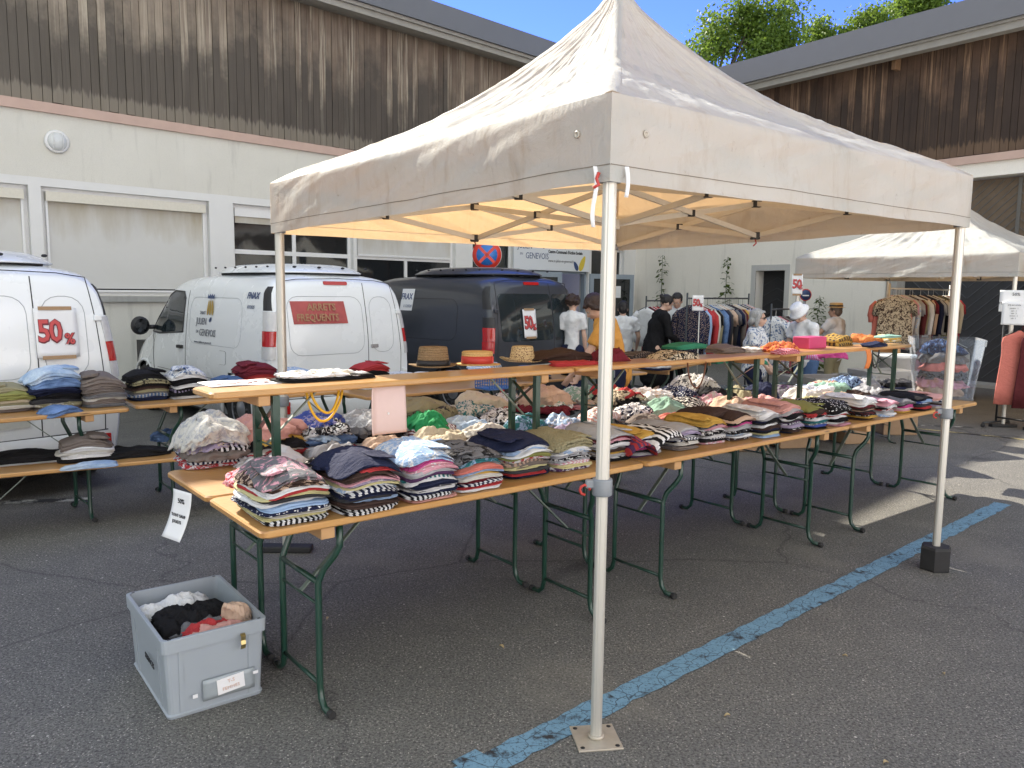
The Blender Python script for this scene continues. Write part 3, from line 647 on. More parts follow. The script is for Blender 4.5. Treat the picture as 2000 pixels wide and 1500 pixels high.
    bb=MB(); bb.tube([up(ct,zl-.02),up(ct,VH+H-.03)],.018,8); bb.box(up(ct,zl),(.07,.07,.06),bev=.006); bb.box(up(ct,zt),(.07,.07,.06),bev=.006); bb.obj('centre_mast',M_trus,T)
    for i,(p,ft) in enumerate(zip((A,B,D,C),feet)):
        p=V((p.x*.975,p.y*.975,p.z)); zc=clampz
        def fl(r,z0,z1,b):
            n=32; prof_=[]
            vs=[]
            for z in(z0,z1):
                for k in range(n):
                    a=2*math.pi*(k+.5)/n; sq=1/max(abs(math.cos(a)),abs(math.sin(a)),.76*(abs(math.cos(a))+abs(math.sin(a)))); rr=r*sq*(1-(.055 if k%4 in(1,2) and (k//4)%2==0 else 0)); x,y=rr*math.cos(a),rr*math.sin(a)
                    vs.append(V((p.x+x*UX.x-y*UX.y,p.y+x*UX.y+y*UX.x,z)))
            b.add(vs,[(k,(k+1)%n,n+(k+1)%n,n+k) for k in range(n)]+[tuple(reversed(range(n))),tuple(range(n,2*n))])
        UX=(B-A).to_2d().normalized()
        b=MB(); fl(.026,zc-.05,p.z+VH-.05,b); po=b.obj('pole',M_alu,T)
        b=MB(); fl(.0222,.004,zc,b); b.obj('inner_leg',M_alu,po)
        b=MB(); b.lathe([(.034,zc-.055),(.036,zc-.05),(.036,zc+.0),(.034,zc+.005),(.03,zc+.005)],(p.x,p.y,0),20); 
        for dd_ in(-1,): b.box((p.x-.04,p.y+.0,zc-.015),(.04,.03,.03),bev=.006)
        b.obj('clamp',M_gplast,po)
        b=MB(); q=V((p.x-.062,p.y-.01,zc-.035)); b.tube([q+V((.018*math.cos(a*.8),0,.018*math.sin(a*.8))) for a in range(7)],.005,6); b.obj('pull_ring',M_redclip,po)
        b=MB(); b.lathe([(.031,p.z-.0),(.037,p.z+.0),(.037,p.z+.045),(.03,p.z+.05)],(p.x,p.y,0),16); b.obj('top_cap',M_gplast,po)
        if ft=='plate':
            b=MB(); M_=Matrix.Translation((p.x,p.y,0))@Matrix.Rotation(R(8),4,'Z'); b.box((0,0,.004),(.165,.165,.007),M_,bev=.002)
            b.lathe([(.03,.007),(.03,.02),(.027,.021)],(p.x,p.y,0),16)
            o=b.obj('foot_plate',M_plate,po)
            b=MB()
            for sx,sy in((1,1),(-1,-1),(1,-1),(-1,1)): q=M_@V((.064*sx,.064*sy,.0076)); b.lathe([(.0085,0),(.0085,.0006)],q,12)
            b.obj('bolt_hole',M_bracket,o)
        elif ft=='block':
            b=MB(); b.lathe([(.085,0),(.09,.01),(.09,.13),(.08,.145),(.035,.145)],(p.x,p.y,0),6,sm=False); b.obj('rubber_weight',M_rubber,po)
        elif ft=='bar':
            b=MB(); b.box((p.x,p.y,.02),(.32,.09,.04),Matrix.Rotation(0,4,'Z'),bev=.01); b.obj('foot_weight',M_rubber,po)
    if details:
        b=MB(); vs=[];fs=[]; p=V((A.x*.99,A.y*.99,A.z))
        for k,(ox,L) in enumerate(((-.05,.20),(.055,.10))):
            bb=MB(); 
            pts=[p+V((ox+.006*math.sin(z*30),.0,-z)) for z in [L*j/8 for j in range(9)]]
            v2=[];
            for j,q in enumerate(pts): v2+=[q+V((-.007,0,.05)),q+V((.007,.003,.05))]
            bb.add(v2,[(2*j,2*j+1,2*j+3,2*j+2) for j in range(8)],True); oo=bb.obj('strap',M_paper,T); solidify(oo,.001)
        b=MB(); q=p+V((-.025,0,.03)); b.tube([q+V((-.012,0,0)),q+V((-.02,0,-.02)),q+V((-.012,0,-.04)),q+V((-.03,0,-.05))],.006,6); b.obj('clip',M_redclip,T)
        for m in (mids[1],mids[2]):
            b=MB(); q=up(m,zl-.02); b.tube([q,q+V((.01,0,-.03)),q+V((-.01,0,-.05))],.005,5); b.obj('clip',M_redclip,T)
    return T
ta=.6973; ua=V((math.cos(ta),math.sin(ta),0)); va=V((-math.sin(ta),math.cos(ta),0)); TA=V((.3162,2.682,0))
A_=TA+V((0,0,1.993));B_=TA+ua*2.984+V((0,0,2.02));C_=TA+va*2.746+V((0,0,1.955));D_=TA+ua*2.984+va*2.746+V((0,0,1.975))
def poleshift(c): return c
tent([A_,B_,D_,C_],1.10,.285,'large off-white pop-up tent with pleated valance over the front clothes tables','1' and 1,['plate','block','block','bar'],.97)
t2=V((6.2,9.82,1.885)); L2=3.0
tent([t2,t2+ua*L2+V((0,0,.0)),t2+ua*L2+va*L2,t2+va*L2],1.05,.29,'white tent farther right with sunlit roof, over the shirt rack by the dark gate',5,['bar','bar','bar','block'],.9,res=110,details=False)
t3=V((6.42,9.62,1.90))
tent([t3-va*L2,t3-va*L2+ua*L2,t3+ua*L2,t3],1.05,.29,'white tent cut off by the right edge of the photo, one pole showing',9,['bar','bar','bar','bar'],.9,res=60,details=False)
# ------------------------------------------------------------------ beer tables and benches
g=NG('varnished_pine'); src=g.tc(); oi=g.n('ShaderNodeObjectInfo')
gr=g.noise(g.map(src,(1.2,26,10)),2.2,6,.65,.5); ws=g.wave(g.map(src,(.25,9,9)),1.7,5.5,'Y',3)
base=g.mix((.52,.30,.105),(.40,.20,.06),gr); base=g.mix(base,(.28,.13,.04),g.math('MULTIPLY',g.ramp(ws,[(.55,0),(.95,1)]),.45))
base=g.mix(base,(.60,.42,.20),g.ramp(g.noise(src,2.,4),[(.5,0),(.8,.6)]))
kn=g.vor(g.map(src,(1.3,7,7)),1.5); base=g.mix((.13,.06,.025),base,g.ramp(kn,[(.03,0),(.10,1)]))
g.set(base=base,rough=.36,coat=.25); g.bump(gr,.12,.004); M_pine=g.m
M_cleat=plain('raw_pine',(.46,.27,.12),.65,var=.25,scale=14,bump=.1)
M_green=plain('dark_green_enamel',(.010,.042,.028),.32,var=.15,coat=.3)
M_strut=plain('zinc_green_strut',(.16,.2,.17),.4,metal=.3)
def roundtop(L,W,z0,z1,r=.035,bev=.006):
    pts=[]
    for cx,cy,a0 in ((L-r,r,-90),(L-r,W-r,0),(r,W-r,90),(r,r,180)):
        for k in range(6): a=R(a0+18*k); pts.append((cx+r*math.cos(a),cy+r*math.sin(a)))
    n=len(pts); b=MB(); cx,cy=L/2,W/2
    def ring(z,ins): return [V((x+(-ins if x>cx else ins),y+(-ins if y>cy else ins),z)) for x,y in pts]
    R_=[ring(z0,bev),ring(z0+bev,0),ring(z1-bev,0),ring(z1,bev)]; vs=sum(R_,[]); fs=[]
    for j in range(3):
        for i in range(n): fs.append((j*n+i,j*n+(i+1)%n,(j+1)*n+(i+1)%n,(j+1)*n+i))
    fs.append(tuple(reversed(range(n)))); fs.append(tuple(3*n+i for i in range(n)))
    return b.add(vs,fs)
def beer_table(L=1.97,W=.58,H=.78):
    T=empty('beer_table'); T['category']='table'
    roundtop(L,W,H-.027,H).obj('table_top',M_pine,T)
    for xs,sg in((.26,1),(L-.26,-1)):
        b=MB(); b.box((xs,W/2,H-.027-.024),(.055,W-.04,.046),bev=.004); b.obj('cleat',M_cleat,T)
        def leg(y,yt,ft):
            b=MB(); s=ft
            pts=[(xs+.06*sg,yt,H-.035),(xs+.06*sg,yt,H-.12),(xs+.045*sg,yt+(y-yt)*.25,H-.16),(xs+.02*sg,y-(y-yt)*.1,H-.22),(xs,y,H-.27),(xs,y,.09),(xs,y+s*.012,.045),(xs,y+s*.04,.018),(xs,y+s*.10,.016)]
            b.tube(pts,.0135,8); o=b.obj('leg',M_green,T)
            b=MB(); b.tube([(xs,y+s*.085,.017),(xs,y+s*.108,.017)],.0165,8); b.obj('rubber_cap',M_rubber,o)
        leg(.115,.05,-1); leg(W-.115,W-.11,1)
        
        for zz,rr_ in((H-.27,.012),(H-.36,.006),(.10,.009)): b=MB(); b.tube([(xs,.115,zz),(xs,W-.115,zz)],rr_,8); b.obj('crossbar',M_green,T)
        b=MB(); b.seg((xs+.0*sg,W/2,H-.36),(xs+.36*sg,W/2,H-.03),.022,.006); b.obj('strut',M_strut,T)
    return T
def beer_bench(L=1.97,W=.25,H=.435):
    T=empty('beer_bench'); T['category']='bench'
    roundtop(L,W,H-.027,H).obj('bench_top',M_pine,T)
    for xs,sg in((.27,1),(L-.27,-1)):
        b=MB(); b.box((xs-.05*sg,W/2,H-.027-.022),(.05,W-.02,.042),bev=.004); b.obj('cleat',M_cleat,T)
        for y in(.022,W-.022):
            b=MB(); b.seg((xs,y,.006),(xs,y,H-.03),.03,.028,(0,1,0)); b.box((xs,y,.006),(.04,.036,.012)); b.obj('leg',M_green,T)
        b=MB(); b.seg((xs+.004,.03,H-.07),(xs+.004,W-.03,H-.20),.02,.005); b.seg((xs-.004,.03,H-.20),(xs-.004,W-.03,H-.07),.02,.005); b.tube([(xs,.03,H-.25),(xs,W-.03,H-.25)],.004,6); b.obj('brace',M_green,T)
        b=MB(); b.seg((xs,W/2,H-.25),(xs+.24*sg,W/2,H-.03),.014,.006); b.obj('strut',M_strut,T)
    return T
TP=beer_table(); BP=beer_bench(); _first={'t':TP,'b':BP}
def place(kind,loc,rz,label,group):
    o=_first[kind]
    if o.get('label') is not None: o=copytree(TP if kind=='t' else BP)
    o.location=loc; o.rotation_euler=(0,0,rz); o['label']=label; o['group']=group; return o
P0=at(510,1042,.78); P1=at(1907,786,.78); tyaw=math.atan2(P1.y-P0.y,P1.x-P0.x); P0.z=0
TU=V((math.cos(tyaw),math.sin(tyaw),0)); TV=V((-TU.y,TU.x,0)); TL=1.97
nmz=['nearest the camera at the left end','in the middle','farthest along to the right']
for k in range(3):
    place('t',P0+TU*(k*(TL+.012)),tyaw,'front row pine folding table, %s'%nmz[k],'pine tables of the front row')
    place('t',P0+TU*(k*(TL+.012)+.0)+TV*.6,tyaw+.002,'second row table behind the front row, %s'%nmz[k],'pine tables of the second row')
Q0=at(411,769,1.215); Q1=at(1522,691,1.215); byaw=math.atan2(Q1.y-Q0.y,Q1.x-Q0.x); BU=V((math.cos(byaw),math.sin(byaw),0)); BV=V((-BU.y,BU.x,0)); Q0.z=.781
bn=['nearest one, carrying the three hats','middle one, holding crimson and green bags','far one, holding the magenta box']
for k in range(3): place('b',Q0+BU*(k*(TL+.012)),byaw,'pine bench stood on the tables, %s'%bn[k],'benches stood on the tables as a shelf')
# rows behind, by the vans
a=at(0,819,.78); c=at(255,797,.78); ky=math.atan2(c.y-a.y,c.x-a.x); KU=V((math.cos(ky),math.sin(ky),0)); KV=V((-KU.y,KU.x,0)); c.z=0
K1=c-KU*TL; place('t',K1,ky,'pine table with the jeans pile at the left edge, behind the low bench','pine tables behind by the vans')
a=at(266,793,.78); c2=at(655,764,.78); ky2=math.atan2(c2.y-a.y,c2.x-a.x); a.z=0; K2=a; K2U=V((math.cos(ky2),math.sin(ky2),0)); K2V=V((-K2U.y,K2U.x,0)); place('t',K2,ky2,'pine table with black and red clothes piles in front of the middle white van','pine tables behind by the vans')
a=at(718,776,.78); c3=at(1010,750,.78); ky3=math.atan2(c3.y-a.y,c3.x-a.x); a.z=0; K3=a; K3U=V((math.cos(ky3),math.sin(ky3),0)); K3V=V((-K3U.y,K3U.x,0)); place('t',K3,ky3,'pine table in front of the dark blue van, seen under the bench shelf','pine tables behind by the vans')
a=at(1082,741,.78); c4=at(1267,727,.78); ky4=math.atan2(c4.y-a.y,c4.x-a.x); c4.z=0; K4U=V((math.cos(ky4),math.sin(ky4),0)); K4V=V((-K4U.y,K4U.x,0)); K4=c4-K4U*TL; place('t',K4,ky4,'pine table behind the near tent pole with printed clothes on it','pine tables behind by the vans')
a=at(1293,723,.78); a.z=0; K5=a; place('t',K5+V((0,0,0)),ky4+R(20),'pine table whose end sticks out behind the floral bag','pine tables behind by the vans')
a=at(0,922,.45); c=at(350,890,.45); ly=math.atan2(c.y-a.y,c.x-a.x); LU=V((math.cos(ly),math.sin(ly),0)); LV=V((-LU.y,LU.x,0)); a.z=0; LB=a-LU*.35
place('b',LB,ly,'low pine bench at the left edge carrying black trousers and a white pile','benches on the ground at left')
place('b',LB+LU*(TL+.02),ly+.03,'low pine bench on the ground half hidden behind the front tables','benches on the ground at left')
# ------------------------------------------------------------------ vans
def carpaint(name,c,rough=.22):
    g=NG(name); src=g.tc(); d=g.noise(src,1.6,5,.6); z=g.n('ShaderNodeSeparateXYZ'); g.l(src,z.inputs[0])
    dirt=g.math('MULTIPLY',g.ramp(z.outputs[2],[(.25,1.),(.75,0)]),g.ramp(d,[(.3,.2),(.7,1)]))
    base=g.mix(c,(.22,.2,.17),g.math('MULTIPLY',dirt,.5)); g.set(base=base,rough=g.ramp(d,[(.3,rough),(.8,rough+.14)]),coat=.6,spec=.5); g.b.inputs['Coat Roughness'].default_value=.06; return g.m
M_vanw=carpaint('white_van_paint',(.76,.79,.80)); M_vand=carpaint('dark_blue_van_paint',(.034,.039,.050),.30)
M_gap=plain('panel_gap',(.02,.02,.022),.8); M_trim=plain('black_trim',(.018,.018,.02),.5,var=.2)
M_tyre=plain('tyre_rubber',(.018,.018,.018),.85,bump=.2); M_rim=plain('wheel_trim',(.35,.36,.38),.4,metal=.6)
M_lampr=plain('red_lens',(.42,.015,.015),.12,coat=.5); M_lampw=plain('clear_lens',(.55,.55,.55),.15,coat=.5)
g=NG('van_glass'); g.set(base=(.018,.026,.03),rough=.04,spec=.7); M_vglass=g.m
_HS=[(.90,0),(.955,.08),(.99,.22),(1.,.34),(.99,.46),(.972,.57),(.945,.70),(.915,.82),(.875,.905),(.79,.965),(.55,.992),(.25,1.),(0,1.003)]
def lerpt(T,x):
    if x<=T[0][0]: return T[0][1]
    for (a,b),(c,d) in zip(T,T[1:]):
        if x<=c: 
            t=(x-a)/(c-a); return b+(d-b)*t
    return T[-1][1]
class Van:
    WX=[(0,.872),(.02,.893),(.06,.905),(.25,.912),(1.5,.915),(3.1,.91),(3.6,.88),(3.95,.80),(4.12,.68),(4.2,.5)]
    def __init__(s,H=1.80,dark=False):
        s.H=H; s.HX=[(0,H-.07),(.05,H-.035),(.16,H-.01),(.5,H),(1.6,H+.01),(2.3,H-.02),(2.62,H-.09),(3.35,1.14),(3.5,1.06),(3.95,.92),(4.14,.78),(4.2,.6)]
        s.zb=.2
    def lean(s,z): return .15*max(0,(z-.95)/.85)**1.6 + (.0 if z>.5 else 0)
    def sec(s,x,t):
        # t 0..1 bottom to roof centre, half-section
        f=t*(len(_HS)-1); i=min(int(f),len(_HS)-2); k=f-i; yf=_HS[i][0]*(1-k)+_HS[i+1][0]*k; zf=_HS[i][1]*(1-k)+_HS[i+1][1]*k
        H=lerpt(s.HX,x); z=s.zb+zf*(H-s.zb); y=yf*lerpt(s.WX,x); return y,z
    def pt(s,x,t,sg):
        y,z=s.sec(x,t); return V((x+s.lean(z)*max(0,1-x/.9),sg*y,z))
    def side(s,x,z,sg=1,off=.004):
        H=lerpt(s.HX,x); zf=(z-s.zb)/(H-s.zb); yf=1
        for (a,b),(c,d) in zip(_HS,_HS[1:]):
            if b<=zf<=d: yf=a+(c-a)*(zf-b)/(d-b+1e-9); break
        return V((x+s.lean(z)*max(0,1-x/.9),sg*(yf*lerpt(s.WX,x)+off),z))
    def half(s,z):
        return abs(s.side(0,z,1,0).y)
    def rear(s,y,z,off=.004):
        w_=max(.2,s.half(min(z,s.H-.09))); k=min(1,abs(y)/w_); return V((s.lean(z)-.045*(1-k**4)-off,y,z))
def patch(poly_,fn,th=.004,step=.06,norm=None):
    # fill a 2D polygon with a small grid, map with fn onto a curved surface, give it thickness
    P2=[V(p) for p in poly_]; n=len(P2); bd=[]
    for i in range(n):
        a,c=P2[i],P2[(i+1)%n]; m=max(1,int((c-a).length/step)); bd+=[a.lerp(c,j/m) for j in range(m)]
    def inside(p):
        r=False;j=len(P2)-1
        for i in range(len(P2)):
            if (P2[i].y>p.y)!=(P2[j].y>p.y) and p.x<(P2[j].x-P2[i].x)*(p.y-P2[i].y)/(P2[j].y-P2[i].y)+P2[i].x: r=not r
            j=i
        return r
    x0=min(p.x for p in P2);x1=max(p.x for p in P2);y0=min(p.y for p in P2);y1=max(p.y for p in P2)
    pts=list(bd); x=x0+step*.5
    while x<x1:
        y=y0+step*.5
        while y<y1:
            p=V((x,y))
            if inside(p) and min((p-q).length for q in bd)>step*.35: pts.append(p)
            y+=step
        x+=step
    r=geometry.delaunay_2d_cdt(pts,[],[list(range(len(bd)))],1,1e-6); vs,fs=r[0],r[2]
    top=[fn(v.x,v.y,th) for v in vs]; bot=[fn(v.x,v.y,-.01) for v in vs]; b=MB(); m=len(vs)
    b.add(top+bot,[tuple(f) for f in fs]+[tuple(m+i for i in reversed(f)) for f in fs],True)
    nb=len(bd)
    b.add([top[i] for i in range(nb)]+[bot[i] for i in range(nb)],[(i,(i+1)%nb,nb+(i+1)%nb,nb+i) for i in range(nb)],False)
    return b
def ribbon(pts,fn,w=.006,off=.0025,closed=False):
    b=MB(); out=[]
    for (a,c) in zip(pts,pts[1:]):
        m=max(1,int((V(a)-V(c)).length/.05)); out+=[V(a).lerp(V(c),j/m) for j in range(m)]
    out.append(V(pts[-1])); b.tube([fn(p.x,p.y,0) for p in out],w/2,5,cap=True); return b
def rrect(x0,x1,y0,y1,r=.05,n=5):
    o=[]
    for cx,cy,a0 in ((x1-r,y0+r,-90),(x1-r,y1-r,0),(x0+r,y1-r,90),(x0+r,y0+r,180)):
        for k in range(n): a=R(a0+90*k/(n-1)); o.append((cx+r*math.cos(a),cy+r*math.sin(a)))
    return o
def make_van(loc,hd,label,paint,dark=False,H=1.80):
    vn=Van(H); T=empty('van',loc,R(hd),label,'van','delivery vans parked along the hall')
    xs=[0,.015,.04,.08,.14,.22,.35,.5,.7,.9,1.1,1.3,1.5,1.7,1.9,2.1,2.3,2.45,2.6,2.75,2.95,3.15,3.35,3.42,3.5,3.65,3.8,3.95,4.05,4.12,4.16,4.2]
    NT=26; b=MB()
    def arch(p,x):  # wheel-arch lift of the lower edge
        return p
    rows=[]
    for x in xs:
        rows.append([vn.pt(x,t/NT,-1) for t in range(NT+1)]+[vn.pt(x,t/NT,1) for t in range(NT-1,-1,-1)])
    nn=len(rows[0]); vs=[p for r in rows for p in r]; fs=[]
    for i in range(len(xs)-1):
        for j in range(nn-1):
            cx=(xs[i]+xs[i+1])/2; p=rows[i][j]; q=rows[i+1][j+1]; c=(p+q)/2
            if abs(c.y)>.75 and any((c.x-wx)**2+(c.z-.31)**2<.36**2 for wx in(.72,3.4)): continue
            fs.append((i*nn+j,i*nn+j+1,(i+1)*nn+j+1,(i+1)*nn+j))
    b.add(vs,fs,True)
    # rear cap
    ring=rows[0]; y0=ring[0].y; nb_=8; ring=ring+[V((ring[0].x,-y0+2*y0*k/nb_,ring[0].z)) for k in range(1,nb_+1)]; nn0=nn; nn=len(ring); zc=.95; K=[1,.97,.9,.78,.6,.4,.2,0.]
    vs=[];fs=[]
    for k in K:
        for p in ring: 
            y=p.y*k; z=zc+(p.z-zc)*k; q=vn.rear(y,z,0); 
            if k==1: q=p
            else: q=V((min(q.x,vn.lean(z)-.045*(1-k**4)*1.0) if k>.85 else q.x,y,z))
            vs.append(q)
    for i in range(len(K)-1):
        for j in range(nn-1): fs.append((i*nn+j,(i+1)*nn+j,(i+1)*nn+j+1,i*nn+j+1))
    b.add(vs,fs,True)
    nn=nn0
    b.add([rows[-1][j] for j in range(nn)],[tuple(range(nn))],False)
    body=b.obj('body',paint,T)
    b=MB(); b.box((2.1,0,.55),(3.9,1.5,.7)); b.box((2.1,0,.19),(4.0,1.55,.06)); b.obj('underbody',M_trim,T)
    sd=lambda sg:(lambda x,z,o: vn.side(x,z,sg,o)); rr=lambda y,z,o: vn.rear(y,z,o)
    # wheels
    for wx in(.72,3.4):
        for sg in(-1,1):
            Mx=Matrix.Rotation(R(-90*sg),4,'X'); b=MB(); c=V((wx,sg*.72,.31)); b.lathe([(.20,-.02),(.29,-.02),(.315,.01),(.315,.14),(.29,.165),(.205,.165),(.2,.14)],c,32,M=Mx); wh=b.obj('wheel',M_tyre,T)
            b=MB(); b.lathe([(.20,.135),(.21,.15),(.195,.15),(.185,.13),(.06,.145),(.05,.155),(0,.155)],c,32,M=Mx); 
            rm=b.obj('rim',M_rim,wh)
            b=MB()
            for k in range(12):
                a=2*math.pi*k/12; b.lathe([(.020,.1),(.020,.152),(0,.152)],c+Mx@V((.15*math.cos(a),.15*math.sin(a),0)),10,M=Mx)
            b.obj('rim_hole',M_trim,rm)
            b=MB(); b.tube([V((wx+.37*math.cos(a),sg*(.9 if wx<1 else .885),.31+.37*math.sin(a))) for a in [R(-15+15*k) for k in range(15)]],.022,6); b.obj('arch_trim',paint if not dark else M_trim,T)
    # rear doors: seams, handle, lamps
    sy=-.30; zlo=.48; zhi=H-.10
    b=ribbon([(sy,zlo),(sy,1.2),(sy,zhi)],rr,.009); b.obj('door_gap',M_gap,T)
    b=ribbon([(-.76,zlo),(-.77,.9),(-.74,1.35),(-.70,zhi),(-.5,zhi+.03),(0,zhi+.045),(.5,zhi+.03),(.70,zhi),(.74,1.35),(.77,.9),(.76,zlo)],rr,.008); b.obj('door_gap',M_gap,T)
    b=ribbon([(-.78,zlo),(0,zlo-.01),(.78,zlo)],rr,.009); b.obj('door_gap',M_gap,T)
    for (y0,y1) in ((sy+.05,.66),(-.66,sy-.05)):
        if not dark:
            o=rrect(y0,y1,.93,1.55,.13); b=ribbon(o+[o[0]],rr,.006); b.obj('pressed_panel_line',plain('pressed_line_shade',(.36,.38,.40),.5),T)
    if dark:
        b=patch(rrect(sy+.015,.70,.99,1.60,.06),rr,.004); b.obj('rear_window',M_vglass,T)
        b=patch(rrect(-.70,sy-.015,.99,1.60,.06),rr,.004); b.obj('rear_window',M_vglass,T)
    b=patch(rrect(-.10,.20,H-.125,H-.085,.018),rr,.008,.03); b.obj('brake_light',M_lampr,T)
    b=patch(rrect(sy-.13,sy-.03,.98,1.02,.01),rr,.012,.04); b.obj('door_handle',plain('chrome_handle',(.6,.6,.6),.2,metal=.7) if not dark else M_trim,T)
    b=patch(rrect(-.22,.22,.56,.67,.01),rr,.01,.06); pl=b.obj('number_plate',plain('plate_white',(.5,.5,.45),.4),T)
    for sg in(-1,1):
        def corner(u,z,o,sg=sg):
            # wraps round the rear corner: u<0 on the rear face, u>0 on the side
            if u<0: 
                p=vn.rear(sg*(vn.half(z)+u),z,o); return p
            return vn.side(u,z,sg,o)
        segs=((.90,1.03,M_lampw),(1.032,1.19,M_lampr),(1.192,1.39,M_lampw)) if not dark else ((.85,1.0,M_lampr),(1.002,1.17,M_lampr),(1.172,1.3,M_trim))
        lamp=None
        for z0,z1,m in segs:
            b=patch([(-.035,z0),(.12,z0),(.13,z1),(-.035,z1)],corner,.012,.03); o=b.obj('tail_lamp' if lamp is None else 'lens',m,T if lamp is None else lamp); lamp=lamp or o
        b=patch([(.004,1.40),(.13,1.40),(.14,H-.22),(.10,H-.15),(.03,H-.15)],corner,.006,.04); b.obj('pillar_trim',M_trim,T)
        o=rrect(.55 if 0 else .62,1.95,.98,1.52,.14); 
        b=ribbon(o+[o[0]],sd(sg),.006); b.obj('pressed_panel_line',plain('pressed_line_shade',(.36,.38,.40),.5) if not dark else M_gap,T)
        w=[(2.12,1.10),(2.12,1.50),(2.2,1.58),(2.5,1.59),(2.74,1.50),(3.0,1.30),(3.22,1.13),(3.2,1.06),(2.9,1.05)]
        b=patch(w,sd(sg),.004,.05); wo=b.obj('side_window',M_vglass,T)
        b=ribbon(w+[w[0]],sd(sg),.022); b.obj('window_seal',M_trim,wo)
        b=ribbon([(2.03,.30),(2.03,1.1),(2.04,1.60)],sd(sg),.008); b.obj('door_gap',M_gap,T)
        b=ribbon([(2.03,.30),(2.9,.30),(3.02,.62),(3.1,.95),(3.26,1.1)],sd(sg),.008); b.obj('door_gap',M_gap,T)
        b=ribbon([(.55,.66),(1.2,.60),(2.03,.60),(2.9,.62)],sd(sg),.006); b.obj('door_gap',M_gap,T)
        b=patch(rrect(2.1,2.24,.90,.94,.015),sd(sg),.03,.05); b.obj('door_handle',M_trim,T)
        # mirror
        b=MB(); c=vn.side(3.08,1.12,sg,.0); b.tube([c,c+V((0,sg*.09,0))],.03,8)
        q=c+V((0,sg*.20,.02)); 
        b.lathe([(0,-.05),(.09,-.045),(.115,-.02),(.12,.02),(.10,.06),(.05,.085),(0,.09)],q,20,M=Matrix.Rotation(R(90),4,'Y')@Matrix.Diagonal((1.0,.95,1,1)))
        mo=b.obj('mirror',M_trim,T); b=MB(); b.lathe([(.09,-.0525),(0,-.0525)],q,20,M=Matrix.Rotation(R(90),4,'Y')@Matrix.Diagonal((1.0,.95,1,1))); b.obj('mirror_glass',plain('mirror_dark_glass',(.10,.11,.12),.08,metal=.6),mo)
    for sg in(-1,1):
        for z in(.70,1.38):
            b=MB(); p=vn.rear(sg*(vn.half(z)-.055),z,.012); b.box((p.x,p.y,p.z),(.03,.06,.05),bev=.008); b.obj('hinge',paint,T)
        b=ribbon([(.45,.42),(1.1,.38)],sd(sg),.010) if 0 else ribbon([(2.10,.50),(3.0,.50)],sd(sg),.05,.0); b.obj('side_strip',M_trim,T)
    b=patch(rrect(.95,1.13,.78,.93,.03),sd(1),.003,.05); b.obj('fuel_flap',paint,T); b=ribbon(rrect(.95,1.13,.78,.93,.03)+[rrect(.95,1.13,.78,.93,.03)[0]],sd(1),.006); b.obj('flap_gap',M_gap,T)
    b=patch(rrect(-.16,.16,.69,.73,.01),rr,.02,.06); b.obj('plate_light',M_trim,T)
    # bumper
    b=MB()
    def bump(u,v):
        a=(u-.5)*2; y=a*.90; x=-.07*(1-abs(a)**5)+.0+max(0,abs(a)-.93)*3.2; z=.24+.24*v; x+=.03*(abs(v-.5)*2)**4
        return V((x,y,z))
    b.grid(bump,40,10,flip=True); b.box((.05,0,.36),(.16,1.6,.22)); b.obj('bumper',paint if not dark else M_trim,T)
    for sg in(-1,1):
        b=MB(); b.box((-.055,sg*.74,.39),(.02,.10,.13),bev=.012); b.obj('reflector',M_lampr,T)
    # roof fairing (raised ventilated cap on the roof)
    b=MB()
    def cap(u,v):
        a=2*math.pi*u; r=math.sin(v*math.pi/2); ca,sa=math.cos(a),math.sin(a); ex=2.6
        x=1.15+.98*r*math.copysign(abs(ca)**(2/ex),ca); y=.66*r*math.copysign(abs(sa)**(2/ex),sa); h=H+.002+.11*(1-r**5); return V((x,y,h-.02*(1-r)))
    b.grid(cap,56,14,closeu=True,flip=False); b.lathe([],n=3) if 0 else None
    rf=b.obj('roof_fairing',paint,T); solidify(rf,.012)
    b=MB(); b.box((1.15,0,H-.002),(1.55,.96,.03),bev=.01); b.obj('roof_mount',M_trim,rf)
    b=MB()
    for k in range(4):
        for yy in (-.45+.3*k,): b.lathe([(.022,0),(.022,.012),(0,.013)],(.235,yy,H+.060),12,M=Matrix.Rotation(R(-62),4,'Y')@Matrix.Diagonal((.5,1,1,1)))
    for k in range(6): b.lathe([(.02,0),(.02,.012),(0,.013)],(.45+.25*k,.64,H+.062),12,M=Matrix.Rotation(R(-70),4,'X')@Matrix.Diagonal((1,.5,1,1)))
    b.obj('vent_hole',M_gap,rf)
    return T,vn
V1c=V((-3.84,5.80,0)); V2c=V((-1.86,8.70,0)); V3c=V((.33,10.52,0))
v1,vn=make_van(V1c,134.9,'white van cut off by the left edge, rear doors with 50% sheet','' or M_vanw)
v2,_=make_van(V2c,134.9,'white van in the middle with town crest and red poster','' or M_vanw)
v3,vn3=make_van(V3c,137.,'dark blue van with tinted rear windows beside the entrance',M_vand,True,1.84)
def rearM(vn,y,z,off=.007): # basis on the rear face: text x runs from +y to -y
    p=vn.rear(y,z,off); e=.04; zz=(vn.rear(y,z+e,off)-vn.rear(y,z-e,off)).normalized(); xx=(vn.rear(y-e,z,off)-vn.rear(y+e,z,off)).normalized(); return basis(p,xx,zz)
def sideM(vn,x,z,off=.006):  # left side, text x runs from front to rear
    p=vn.side(x,z,1,off); e=.04; zz=(vn.side(x,z+e,1,off)-vn.side(x,z-e,1,off)).normalized(); return basis(p,(-1,0,0),zz)
M_=sideM(vn,1.65,1.24)
def off(M,x,y,z=0): return M@Matrix.Translation((x,y,z))
M_grey=plain('grey_lettering',(.10,.11,.14),.5)
